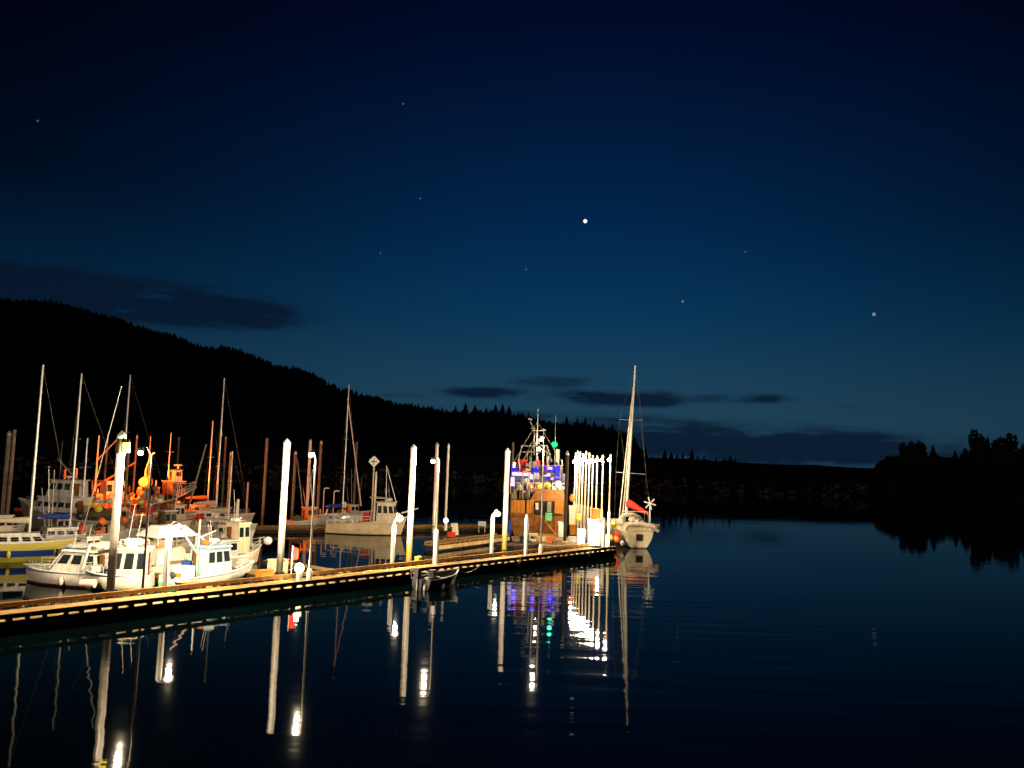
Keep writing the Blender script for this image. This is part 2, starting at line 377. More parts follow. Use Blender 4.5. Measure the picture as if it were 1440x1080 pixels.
# forest (stuff) on the hill: spiky crowns in one mesh
mb = MB()
def spike(mb, x, y, z, h, r):
    b_ = [(x+r*random.uniform(.6, 1.2)*math.cos(a), y+r*random.uniform(.6, 1.2)*math.sin(a), z+h*random.uniform(.08, .3)) for a in (0, 1.05, 2.1, 3.14, 4.2, 5.2)]
    m_ = [(x+.5*r*random.uniform(.6, 1.2)*math.cos(a), y+.5*r*math.sin(a), z+h*.62) for a in (.5, 1.6, 2.6, 3.7, 4.7, 5.7)]
    tp = (x, y, z+h)
    mb.add(b_+m_+[tp, (x, y, z-1)], [(i, (i+1) % 6, 6+i) for i in range(6)]+[((i+1) % 6, 6+(i+1) % 6, 6+i) for i in range(6)]+[(6+i, 6+(i+1) % 6, 12) for i in range(6)]+[((i+1) % 6, i, 13) for i in range(6)])
for i in range(5200):
    px = random.uniform(-255, 905); Yv = 330+(YR+60-330)*random.random()**.6
    if i % 3 == 0: Yv = random.uniform(690, 745)
    d = ray(px, 645); h = random.uniform(2.6, 8.0)*(.55 if px < 300 else .75 if px < 480 else 1)
    spike(mb, d.x/d.y*Yv, Yv, hz(px, Yv)-.5, h, h*.3)
tag(part('forest', mb, 'leaf', smooth=False), 'dark conifer forest covering the whole hillside left of the harbour', 'forest', kind='stuff')
# individual skyline trees
def sky_tree(proto_cache, kind, px, pytop, Yv, basez, label, group):
    d = ray(px, pytop); p = Vector((0, 0, H))+d*(Yv/d.y); h = p.z-basez
    key = (kind, len(proto_cache) % 5)
    same = [q for q in proto_cache if q[0] == kind]
    if len(same) < 4:
        hh = 12.; t = make_tree(kind, (p.x, p.y, basez), hh, 3.1 if kind == 'c' else 3.6, label, group); t.scale = (h/hh, h/hh, h/hh); proto_cache.append((kind, t)); return t
    q = random.choice(same)[1]; s = h/12.*random.uniform(1, 1)
    wq = s*random.uniform(.85, 1.25)
    return dup(q, (p.x, p.y, basez), random.uniform(0, 6), label, (wq, wq, s))
cache = []
for (px, py) in ((603, 573), (622, 572), (641, 570), (655, 566), (668, 569), (684, 572), (697, 569), (707, 568), (716, 571), (729, 579), (743, 580), (757, 582), (797, 586), (812, 588), (823, 587), (836, 592), (848, 595), (861, 597), (872, 599), (884, 606), (893, 614)):
    d = ray(px, py)
    sky_tree(cache, 'c', px, py, 700, hz(px, 700)-1.5, 'tall dark spruce standing above the forested ridge skyline behind the docks', 'spruces on the ridge skyline')
def shore_z(): return 8.6
for (px, py) in ((907, 626), (935, 632), (944, 635), (952, 638), (960, 637), (973, 632), (981, 640), (990, 641), (1007, 642), (1018, 642), (1027, 640), (1034, 644), (916, 640), (925, 641)):
    sky_tree(cache, 'c', px, py, DB+14, 7.6, 'small dark spruce on the low point right of the moored white sailboat', 'spruces on the low point')
mb = MB()
for i in range(150):
    px = random.uniform(898, 1042); py = 643+(px-898)*.052+random.uniform(0, 5); d = ray(px, py); Yv = DB+random.uniform(5, 25)
    p = Vector((0, 0, H))+d*(Yv/d.y); mb.blob((p.x, p.y, p.z-1.4), 1.6, .4, (1.3, 1.3, 1), 6, 4)
# right headland bushes
hd = [(1228, 668), (1236, 652), (1245, 645), (1262, 641), (1275, 640), (1300, 642), (1330, 645), (1365, 644), (1400, 644), (1450, 644), (1520, 642), (1600, 640)]
mb2 = MB(); vs = []
def hdy(px):
    for (a, ya), (b_, yb) in zip(hd, hd[1:]):
        if a <= px <= b_: return ya+(yb-ya)*(px-a)/(b_-a)
    return 672 if px < 1300 else 640
cc = list(range(1222, 1601, 9)); ry = [DB-13, DB-6, DB+2, DB+12, DB+30, DB+60]
for px in cc:
    top = max(.3, atY(px, max(hdy(px), 636)+5, DB+12).z)
    for yy, s in zip(ry, (-.12, .45, .8, 1, 1, -.2)):
        d = ray(px, 645); vs.append((d.x/d.y*yy, yy, top*s+random.uniform(-.2, .2)))
mb2.add(vs, [(i*6+j, (i+1)*6+j, (i+1)*6+j+1, i*6+j+1) for i in range(len(cc)-1) for j in range(5)])
struct('headland', mb2, 'earth')
for i in range(700):
    px = random.uniform(1234, 1590); py = hdy(px)+random.uniform(-1, 9); d = ray(px, py); Yv = DB+random.uniform(2, 24)
    p = Vector((0, 0, H))+d*(Yv/d.y); mb.blob((p.x, p.y, p.z-.6), random.uniform(.5, 1.2), .5, (1.2, 1.2, .9), 6, 4)
tag(part('shore_scrub', mb, 'leaf2', smooth=False), 'low dark scrub covering the breakwater point and the headland', 'shrubs', kind='stuff')
for (px, py, kd) in ((1272, 621, 'b'), (1284, 620, 'b'), (1295, 619, 'b'), (1312, 627, 'c'), (1343, 634, 'c'), (1357, 630, 'b'), (1375, 604, 'b'), (1389, 615, 'c'), (1402, 616, 'b'), (1417, 608, 'b'), (1432, 630, 'b'), (1438, 625, 'c'), (1460, 616, 'b'), (1495, 620, 'c')):
    if kd == 'b': lab = {1272: 'leftmost round bushy tree on the dark right headland', 1284: 'middle of three round bushy trees at the headland tip', 1295: 'right one of three round bushy trees at the headland tip', 1357: 'low round tree just left of the tallest headland tree', 1375: 'tallest dark round-topped tree on the right headland', 1402: 'slim round tree left of the second tall headland tree', 1417: 'second tallest round-topped tree on the right headland'}.get(px, 'dark round tree behind the right edge of the headland')
    else: lab = {1312: 'small pointed spruce right of the three round headland trees', 1343: 'tiny pointed spruce in the middle of the headland', 1389: 'pointed spruce between the two tallest headland trees'}.get(px, 'dark pointed spruce at the right edge of the headland')
    t = sky_tree(cache, kd, px, py, DB+10, 8.2, lab, None)
    if px > 1425: t['group'] = ('round' if kd == 'b' else 'pointed')+' trees at the right edge'
    elif 'group' in t: del t['group']
    if kd == 'b': t.scale.x *= .62; t.scale.y *= .62
# stars
def star(px, py, rad, m, lab):
    d = ray(px, py); single('star', MB().ball((0, 0, 0), rad*9000/F, 1, 10), m, lab, 'star', Vector((0, 0, H))+d*9000)
star(823, 311, 2.7, 'starw', 'brightest white star high in the middle of the sky')
star(1229, 442, 2.3, 'starp', 'soft amber star low in the right of the sky')
star(960, 424, 1.5, 'starp', 'small pale star below and right of the brightest star')
for (px, py, lab) in ((53, 170, 'faint star alone in the upper left corner'), (567, 146, 'faint star in the upper middle of the sky'), (591, 279, 'faint star left of the brightest star'), (535, 356, 'faint star lower left of the brightest star'), (740, 379, 'faint star straight below left of the brightest star'), (1048, 354, 'faint star lower right of the brightest star')):
    star(px, py, 1.25, 'stard', lab)
# ------------------------------------------------------------ main dock
ZD = .53
A = at(10, 874.5, ZD); B = at(866, 773.5, ZD); D = (B-A).normalized(); A = A-D*16; LEN = (B-A).length
NRM = Vector((-D.y, D.x, 0)); RZ = math.atan2(D.y, D.x); WD = 2.9
def dk(s, t, z=ZD):  # s metres from the far (right) end back, t metres from the near edge
    return B-D*s+NRM*t+Vector((0, 0, z-ZD))
def on_dock(px, py, z=ZD):
    return at(px, py, z)
def comb(L_, yy, z0, rh, spacing, wd=.17, tw=.15, th=.11):
    mb = MB(); xs = [0.]; kinds = []; nb = max(1, int(L_/spacing)); 
    for i in range(nb+1):
        c = tw/2+i*(L_-tw)/nb+(random.uniform(-.09, .09) if 0 < i < nb else 0); tw = .15 if random.random() > .15 else .24; tw = .15 if i in (0, nb) else tw
        if c-tw/2 > xs[-1]+1e-4: xs.append(c-tw/2); kinds.append(0)
        xs.append(min(L_, c+tw/2) if i < nb else L_); kinds.append(1)
    vs = []
    for x in xs:
        jz = random.uniform(-.008, .008)
        vs += [(x, yy+sg*wd/2, z) for z in (z0, z0+th, z0+th+rh+jz) for sg in (-1, 1)]
    fs = []
    for i, k in enumerate(kinds):
        a = i*6; b = a+6
        fs += [(a+2, b+2, b+4, a+4), (a+3, a+5, b+5, b+3), (a+4, b+4, b+5, a+5)]
        if k: fs += [(a, b, b+2, a+2), (a+1, a+3, b+3, b+1), (a, a+1, b+1, b), (a, a+2, a+3, a+1), (b, b+1, b+3, b+2)]
        else: fs.append((a+2, a+3, b+3, b+2))
    n = (len(xs)-1)*6
    fs += [(2, 4, 5, 3), (n+2, n+3, n+5, n+4)]
    return mb.add(vs, fs)
def make_dock(name, label, P, Q, width, zd, rails=True, rail_h=.2, mats=('deck', 'timber'), spacing=.76, fascia='block'):
    P = Vector((P.x, P.y, 0)); Q = Vector((Q.x, Q.y, 0)); L_ = (Q-P).length; rz = math.atan2((Q-P).y, (Q-P).x)
    t = thing(name, label, 'dock', P, rz)
    part('deck', MB().box((L_/2, width/2, zd-.06), (L_, width, .12)), mats[0], t, False)
    part('fascia', MB().box((L_/2, -.03, zd-.17), (L_, .05, .3)), fascia, t, False)
    part('fascia', MB().box((L_/2, width+.03, zd-.17), (L_, .05, .3)), 'block', t, False)
    part('end_board', MB().box((L_+.03, width/2, zd-.17), (.05, width+.11, .3)), 'block', t, False)
    k = max(1, int(L_/3.2))
    for i in range(k): part('float', MB().box(((i+.5)*L_/k, width/2, zd-.36-.12), (L_/k*.93, width-.14, .7)), 'float', t, False)
    if rails:
        for yy in (.09, width-.09):
            part('bull_rail', comb(L_, yy, zd+.002, rail_h, spacing), mats[1], t, False)
    return t
make_dock('floating_dock', 'long wooden floating dock with bull rails crossing the foreground to the lit end', A, B, WD, ZD)
P0 = at(617, 767.5, .5); P1_ = at(716, 755, .5)
make_dock('finger_float', 'short bright wooden float just behind the long dock left of the big vessel', P0, P1_, 1.5, .5, True, .14, fascia='litwood')  # near fascia coloured pale so that side looks lit
make_dock('walkway_float', 'dim brown walkway float running behind the moored boats across the basin', at(-60, 748, .4), at(835, 741, .4), 2.0, .4, True, .12)
make_dock('walkway_float', 'far float glowing orange under the sodium lamp', at(20, 718, .5), at(300, 724, .5), 2.2, .5, True, .16)
for s, lab in ((26.5, 'finger float left of the green and white fishing boat'), (36.0, 'finger float at the left by the cabin cruisers'), (31.0, 'finger float behind the white canopy boat')):
    q = dk(s, WD+.05); make_dock('finger_float', lab, q, q+NRM*8.5, .95, .46, False)
q0 = at(722, 768, .45); make_dock('service_float', 'cluttered brown work float under the big vessel stern', q0, at(848, 757, .45), 2.3, .45, False, mats=('darkdeck', 'timber'))
# piles
def pile(px, py, pyb, r, m, label, cap=True, z0=.3, group=None):
    p, h = upright(px, py, pyb, z0); h += z0+1.2
    t = thing('steel_pile', label, 'pile', (p.x, p.y, 0), 0, group)
    hc = h-1.2
    part('shaft', MB().tube((0, 0, -1.5), (0, 0, hc-(.38 if cap else 0)), r, r, 18), m, t)
    if cap: part('cap', MB().lathe((0, 0, hc-.38), [(r*1.12, 0), (r*1.14, .1), (r*.9, .2), (r*.35, .34), (.02, .4)], 16), 'alu', t)
    part('pile_hoop', MB().lathe((0, 0, .60), [(r+.1, 0), (r+.1, .07), (r+.03, .07), (r+.03, 0)], 18), 'block', t)
    return t, p, hc
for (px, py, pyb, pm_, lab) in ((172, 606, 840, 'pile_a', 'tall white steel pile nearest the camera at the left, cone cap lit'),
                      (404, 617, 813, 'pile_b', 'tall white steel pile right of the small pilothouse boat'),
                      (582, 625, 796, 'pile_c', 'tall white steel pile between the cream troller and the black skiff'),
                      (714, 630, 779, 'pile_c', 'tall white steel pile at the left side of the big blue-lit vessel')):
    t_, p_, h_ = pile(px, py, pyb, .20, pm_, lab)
    if px == 172:
        part('collar', MB().lathe((0, 0, h_-1.15), [(.23, 0), (.27, .1), (.25, .5), (.215, .75)], 14), 'block', t_)
        part('junction_box', MB().box((.33, -.12, h_-.85), (.3, .22, .5)), 'yellow', t_, False)
back = ((13, 606, 745, .17, 'rust', 'left one of the paired brown piles at the left edge'), (20.5, 604, 746, .15, 'rust', 'right one of the paired brown piles at the left edge'),
 (252, 614, 700, .17, 'rust', 'lone brown pile right of the orange-lit fishing boat bow'), (318, 613, 712, .14, 'rust', 'thin dark capped pile right of the sailboat masts'),
 (376, 616, 722, .18, 'rust', 'brown pile standing alone in the dark gap left of the second white pile'), (437, 617, 735, .15, 'steel', 'grey pile right behind the lamp pole with the globe'),
 (452, 619, 724, .17, 'rust', 'grey brown pile just right of the second lamp pole'), (502, 621, 718, .17, 'rust', 'brown pile right of the blue-sailed mast'),
 (631, 623, 742, .14, 'steel', 'slim grey pile right of the third lamp pole'), (615, 622, 745, .17, 'steel', 'grey pile directly behind the third lamp pole'),
 (722, 622, 735, .15, 'rust', 'thin pile just right of the fourth white pile'), (416, 634, 728, .17, 'rust', 'dim brown pile right behind the second white pile'),
 (193, 611, 716, .12, 'rust', 'thin brown pile left of the orange sodium lamp'), (152, 610, 712, .12, 'rust', 'dim thin pile left of the nearest white pile'),
 (325, 635, 730, .11, 'rust', 'slim pile beside the sailboat with the pink hull'), (798, 634, 766, .16, 'block', 'black unlit pile with a pale cone cap in front of the big vessel'),
 (786, 632, 745, .13, 'steel', 'pale pile behind the green lamp on the big vessel'), (182, 618, 735, .12, 'rust', 'dim pile directly right of the nearest white pile'))
for i, (px, py, pyb, r, m, lab) in enumerate(back): pile(px, py, pyb, r, m, lab, cap=i % 3 != 1)
# tall lamp poles
def lamp_pole(px, py, pyb, hx, hy, label, sleeve, power, m='pole', col=WARM, bm='bulb', lit=True, group=None, hood=True, br=.13, z0=ZD):
    """px,py: top of pole, hx,hy: lamp head pixel"""
    p, h = upright(px, py, pyb, z0)
    t = thing('lamp_pole', label, 'street lamp', (p.x, p.y, z0), 0, group)
    part('pole', MB().tube((0, 0, 0), (0, 0, h), .07, .05, 12), m, t)
    part('base_plate', MB().box((0, 0, .02), (.34, .34, .04)), 'alu', t, False)
    if sleeve: part('sleeve', MB().lathe((0, 0, .04), [(.17, 0), (.17, sleeve-.25), (.13, sleeve-.08), (.09, sleeve)], 14), 'white', t)
    hd_ = atY(hx, hy, p.y)-Vector((p.x, p.y, z0)); hd_.y = -.12
    if abs(hd_.x) < .25: hd_.x = -.25 if hd_.x <= 0 else .25
    a = part('arm', MB().path([(0, 0, h-.05), (hd_.x*.5, hd_.y*.5, hd_.z+.32), (hd_.x, hd_.y, hd_.z+.26)], .03), m, t)
    if hood: part('hood', MB().lathe(hd_+Vector((0, 0, .12)), [(.2, 0), (.17, .08), (.07, .15), (.03, .17)], 14), 'pole', t)
    part('bulb', MB().ball(hd_, br, .9), bm, t)
    light('lamp_light', hd_+Vector((0, 0, -br-.09)), power*KP, col, .1, t)
    return t
lamp_pole(214, 640, 836, 199, 637, 'tall dark lamp pole on the long dock left of the canopy boat', 0, 2800, 'block')  # black pole colour stands in for its unlit, backlit look
lamp_pole(-95, 630, 868, -106, 633, 'tall lamp pole farthest left on the long dock, before the left edge', 0, 2300, 'block')
lamp_pole(444, 645, 817, 438, 640, 'tall lamp pole with white sleeve right of the glowing globe lamp', .7, 2400, 'lampgrey')
lamp_pole(618, 646, 794, 609, 649, 'tall lamp pole with tall white sleeve beside the black skiff', 2.4, 3000, 'lampgrey')
lamp_pole(765, 626, 782, 758, 631, 'tall lamp pole with short white sleeve in front of the big vessel', .9, 1000, 'lampgrey')
# low hooded dock lamps
def low_lamp(px, py, pyb, hx, hy, label, power):
    p, h = upright(px, py, pyb, ZD)
    t = thing('dock_lamp', label, 'dock lamp', (p.x, p.y, ZD))
    part('post', MB().lathe((0, 0, 0), [(.11, 0), (.13, .2), (.15, h*.6), (.15, h-.25), (.05, h)], 14), 'white', t)
    hd_ = atY(hx, hy, p.y)-Vector((p.x, p.y, ZD)); hd_.y = .1
    part('arm', MB().path([(0, 0, h-.1), (hd_.x*.6, .05, hd_.z+.3), (hd_.x, hd_.y, hd_.z+.22)], .035), 'alu', t)
    part('hood', MB().lathe(hd_+Vector((0, 0, -.05)), [(.27, -.09), (.25, .06), (.14, .2), (.04, .24)], 16), 'white', t)
    part('bulb', MB().ball(hd_+Vector((0, 0, -.12)), .16, .8), 'bulb', t)
    light('lamp_light', hd_+Vector((0, 0, -.42)), power*KP, WARM, .1, t)
low_lamp(238, 738, 833, 250, 742, 'low white hooded lamp post on the dock in front of the canopy boat', 1500)
low_lamp(554, 735, 798, 562, 728, 'low white hooded lamp post left of the third white pile', 800)
low_lamp(693, 722, 781, 700, 722, 'low white hooded lamp post left of the fourth white pile', 800)
low_lamp(850, 728, 771, 842, 733, 'low white hooded lamp post beside the glaring white cabinet at the dock end', 750)
p, h = upright(741, 723, 782, ZD)
single('mooring_post', MB().lathe((0, 0, 0), [(.13, 0), (.16, h*.5), (.17, h-.5), (.1, h-.15), (.02, h)], 14), 'white', 'short white pointed post on the dock in front of the orange vessel stern', 'post', (p.x, p.y, ZD))
# glowing globe pedestals
def globe(px, pyb, hpx, label, power, m='bulb', zz=ZD, r=.2):
    p, h = upright(px, hpx, pyb, zz)
    t = thing('globe_lamp', label, 'dock lamp', (p.x, p.y, zz))
    part('pedestal', MB().lathe((0, 0, 0), [(.17, 0), (.17, h-.3), (.12, h-.18)], 12), 'white', t)
    part('globe', MB().ball((0, 0, h), r), m, t)
    light('lamp_light', (0, -.1, h+r+.15), power, WARM, .12, t)
M['globe'] = mat('globe_glass', (1, 1, 1), emit=(1, .72, .35), es=9)
globe(421, 816, 799, 'glowing globe lamp on a short white pedestal right of the second white pile', 600, 'globe', r=.28)
globe(627, 746, 732, 'small glowing globe lamp on the walkway behind the third lamp pole', 160, 'globe', .4, .24)
# row of lamp poles on the far right float
R0 = at(857, 769, ZD); R1 = at(806, 749, ZD)
make_dock('lamp_lit_float', 'brightly lit float with a row of lamp poles leading away at the dock end', R0+Vector((-2.6, -.6, 0))+Vector((0, 0, 0)), R0+Vector((-4.6, 30, 0)), 3.4, .49, False)
ROW = (857, 846.5, 838.5, 832.5, 827.5, 823, 818.5, 814.5, 811, 808)
for i, pxr in enumerate(ROW):
    lo_, hi_ = 0., 1.
    for _ in range(20):
        f = (lo_+hi_)/2; q = Vector((R0.x+(R1.x-R0.x)*f, R0.y+(R1.y-R0.y)*f, ZD))
        if proj((q.x, q.y, 4.5))[0] > pxr: lo_ = f
        else: hi_ = f
    top = (638, 639, 640, 640, 636, 634, 637, 635, 634, 636)[i]
    c = proj((q.x, q.y, 7.8))
    lab = 'pale lamp pole glowing white in the tight row at the end of the long dock'
    if i < 4: lab = ('rightmost pale lamp pole of the bright row, at the very dock end', 'second pale lamp pole from the right in the bright row', 'third pale lamp pole from the right in the bright row', 'fourth pale lamp pole from the right in the bright row')[i]
    t = thing('lamp_pole', lab, 'street lamp', q, 0, 'row of lamp poles at the dock end' if i > 3 else None)
    hh = H+(645-(top-.035*(c[0]-720)))*q.y/F-ZD
    part('pole', MB().lathe((0, 0, 0), [(.13, 0), (.13, 3.0), (.075, 3.2), (.065, hh-.3), (.11, hh-.28), (.09, hh-.1), (.02, hh)], 12), 'cream', t)
    hz_ = hh-.55-(.0 if i < 4 else random.uniform(.1, .5))
    part('arm', MB().path([(0, 0, hz_+.2), (-.1, -.5, hz_+.32), (-.22, -1.0, hz_+.2)], .03), 'alu', t)
    part('bulb', MB().ball((-.22, -1.0, hz_), .15, .9), 'bulb', t)
    light('lamp_light', (-.22, -1.05, hz_-.32), 750, (1, .80, .50), .1, t)
# ------------------------------------------------------------ boats
class Boat:
    def __init__(s, name, label, stern, bow, B_=None, cat='boat', L_=None, z=0):
        st = Vector(stern); bw = Vector(bow); s.L = L_ or (bw-st).length; d = (bw-st).normalized()
        c = bw-d*s.L/2 if L_ else (st+bw)/2
        s.t = thing(name, label, cat, (c.x, c.y, z), math.atan2(d.y, d.x)); s.B = B_ or s.L*.34
    def hull(s, fs, fb, draft=.5, wt=.85, fine=2.0, rake=.1, flare=.25, m='h_white', deck='gel', rail='white', inset=.14, deckdrop=.12, railr=.04, pw0=3.2, stripe=None):
        n = 18; K = 9; rows = []; sh = []
        for i in range(n+1):
            t = i/n
            wd = s.B/2*(wt+(1-wt)*math.sin(min(t/.45, 1)*PI/2))
            if t > .5: wd *= max(.012, 1-((t-.5)/.5)**fine)
            z1 = fs+(fb-fs)*t**2.2; dr = draft*(1-.85*max(0, (t-.7)/.3)**2)
            row = []
            pw = pw0*(1-t**2)+1.15*t**2
            for k_ in range(K):
                u = k_/(K-1); z = z1+(-dr-z1)*u; yy = wd*(max(0, 1-u**pw))**.62*(1-flare*t*t*u)
                x = -s.L/2+t*s.L+rake*s.L*(t**5)*(1-u) - (.0 if i else .03*s.L*u)
                row.append((x, yy, z))
            rows.append(row); sh.append((row[0][0], wd, z1))
        mb = MB(); vs = []
        for row in rows: vs += row+[(x, -y, z) for x, y, z in row]
        fs_ = []
        for i in range(n):
            for k_ in range(K-1):
                a = i*2*K+k_; b_ = (i+1)*2*K+k_
                fs_ += [(a, b_, b_+1, a+1), (a+K, a+K+1, b_+K+1, b_+K)]
        fs_.append(tuple(range(K))+tuple(range(2*K-1, K-1, -1)))
        e = n*2*K; fs_.append(tuple(range(e+K, e+2*K))+tuple(range(e+K-1, e-1, -1)))
        mb.add(vs, fs_)
        h = part('hull', mb, m, s.t)
        mb = MB(); dv = []
        for (x, w_, z) in sh: dv += [(x, max(.01, w_-.03), z-deckdrop), (x, -max(.01, w_-.03), z-deckdrop)]
        part('deck', MB().add(dv, [(2*i, 2*i+1, 2*i+3, 2*i+2) for i in range(n)]), deck, s.t)
        pts = [(x, w_+.01, z) for x, w_, z in sh]; mb = MB().path(pts, railr, 6).path([(x, -y, z) for x, y, z in pts], railr, 6); mb.path([pts[0], (pts[0][0], -pts[0][1], pts[0][2])], railr)
        part('gunwale', mb, rail, s.t)
        s.sh = sh
        return s
    def sheer(s, x):
        for a, b_ in zip(s.sh, s.sh[1:]):
            if a[0] <= x <= b_[0]:
                f = (x-a[0])/(b_[0]-a[0]+1e-6); return a[1]+(b_[1]-a[1])*f, a[2]+(b_[2]-a[2])*f
        return s.sh[-1][1:] if x > 0 else s.sh[0][1:]
    def cabin(s, x0, x1, hw, z0, z1, sf=.25, sb=.05, ins=.08, nw=3, wf=2, m='white', roof='white', over=.14, wz=(.45, .85), name='cabin', glass='glass', open_back=False):
        bot = [(x0, -hw, z0), (x1, -hw, z0), (x1, hw, z0), (x0, hw, z0)]
        top = [(x0+sb, -hw+ins, z1), (x1-sf, -hw+ins, z1), (x1-sf, hw-ins, z1), (x0+sb, hw-ins, z1)]
        c = part(name, MB().prism(bot, top), m, s.t, False)
        part('roof', MB().prism([(x0+sb-over, -hw+ins-over, z1+.003), (x1-sf+over, -hw+ins-over, z1+.003), (x1-sf+over, hw-ins+over, z1+.003), (x0+sb-over, hw-ins+over, z1+.003)],
                                [(x0+sb-over*.7, -hw+ins-over*.7, z1+.09), (x1-sf+over*.7, -hw+ins-over*.7, z1+.09), (x1-sf+over*.7, hw-ins+over*.7, z1+.09), (x0+sb-over*.7, hw-ins+over*.7, z1+.09)]), roof, s.t, False)
        def face(a, b_, c_, d_, u0, u1, v0, v1):
            a, b_, c_, d_ = map(Vector, (a, b_, c_, d_)); nn = (b_-a).cross(d_-a).normalized()*.015
            P = lambda u, v: (a.lerp(b_, u)).lerp(d_.lerp(c_, u), v)
            q = [P(u0, v0), P(u1, v0), P(u1, v1), P(u0, v1)]
            part('window', MB().prism([p_-nn for p_ in q], [p_+nn for p_ in q]), glass, s.t, False)
        for sgn in (0, 1):
            f4 = (bot[0], bot[1], top[1], top[0]) if sgn == 0 else (bot[2], bot[3], top[3], top[2])
            for i in range(nw): face(*f4, (i+.14)/nw, (i+.86)/nw, *wz)
        for i in range(wf):
            face(bot[1], bot[2], top[2], top[1], (i+.1)/wf, (i+.9)/wf, *wz)
        face(bot[3], bot[0], top[0], top[3], .12, .45, wz[0], wz[1]); 
        part('cabin_door', MB().box((x0-.01+sb*.3, hw*.32, (z0+z1)/2-.08), (.04, hw*.5, (z1-z0)*.8)), 'brown', s.t, False)
        return s
    def rail(s, x0, x1, h=.55, m='alu', r=.018, n=5):
        for sg in (1, -1):
            mb = MB()
            pts = []
            for i in range(n+1):
                x = x0+(x1-x0)*i/n; w_, z = s.sheer(x); pts.append((x, sg*max(.02, w_-.06), z+h)); mb.tube((x, sg*max(.02, w_-.06), z), pts[-1], r, r, 5)
            mb.path(pts, r, 5); mb.path([(a[0], a[1], a[2]-h*.5) for a in pts], r*.8, 5)
            part('deck_rail', mb, m, s.t)
    def mast(s, x, z0, h, r=.07, m='alu', boom=0, cover=None, spread=True, stays=True, bow=True, rake=0, y=0, name='mast', lmb=None, bz=None):
        top = (x-rake, y, z0+h)
        part(name, MB().tube((x, y, z0), top, r, r*.7, 10), m, s.t)
        if spread: part('spreader', MB().tube((x, y-.75, z0+h*.58), (x, y+.75, z0+h*.58), .025, .02), m, s.t)
        if boom:
            bz = bz or z0+.9
            part('boom', MB().tube((x, y, bz), (x-boom, y, bz+.05), .06, .05), m, s.t)
            if cover: part('sail_cover', MB().lathe((0, 0, 0), [(.05, 0), (.24, boom*.04), (.22, boom*.3), (.15, boom*.8), (.05, boom)], 10), cover, s.t)
            if cover:
                o = s.t.children[-1] if False else [c for c in s.t.children if c.name.startswith('sail_cover')][-1]
                o.location = (x, y, bz+.14); o.rotation_euler = (0, -PI/2, 0)
        if stays:
            mb = MB()
            for q in ((s.L/2*.98, 0), (x-.1, s.B*.46)):
                mb.tube((top[0], top[1], top[2]-.1), (q[0], q[1], s.sheer(q[0])[1]), .008, .008, 4)
            part('rigging', mb, 'pole', s.t)
    def fender(s, xs, side, m='yellow'):
        for x in xs:
            w_, z = s.sheer(x); part('fender', MB().ball((x, side*(w_+.12), z*.45), .13, 2.0, 10), m, s.t)
    def outboard(s, y=0, m='dark', k=1.):
        x = -s.L/2-.2*k; z = s.sh[0][2]
        mb = MB().prism([(x-.22*k, y-.15*k, z+.05), (x+.12*k, y-.15*k, z+.05), (x+.12*k, y+.15*k, z+.05), (x-.22*k, y+.15*k, z+.05)], [(x-.16*k, y-.11*k, z+.5*k), (x+.06*k, y-.1*k, z+.42*k), (x+.06*k, y+.1*k, z+.42*k), (x-.16*k, y+.11*k, z+.5*k)])
        o = part('outboard_motor', mb, m, s.t)
        q = part('motor_leg', MB().box((x-.05, y, z-.4*k), (.14*k, .08*k, .95*k)).box((x-.1, y, z-.8*k), (.3*k, .22*k, .03)), 'grey', s.t, False)
        return o
def junk(b, x, y, z, mats_, n=5, sc=1.):
    for i in range(n):
        k = random.choice(mats_); mb = MB(); px_ = x+random.uniform(-.7, .7)*sc; py_ = y+random.uniform(-.5, .5)*sc
        if random.random() < .5: mb.ball((px_, py_, z+.2), .2*sc, 1.1, 8); nm = 'buoy'
        else: mb.box((px_, py_, z+.17), (.5*sc, .38*sc, .34*sc), random.uniform(0, 3)); nm = 'deck_box'
        part(nm, mb, k, b.t, nm == 'buoy')
TO = Vector((.57, -.82, 0)).normalized()
def bow_at(px, py, Lb, d=TO):
    p = at(px, py, 0); return p-d*Lb, p
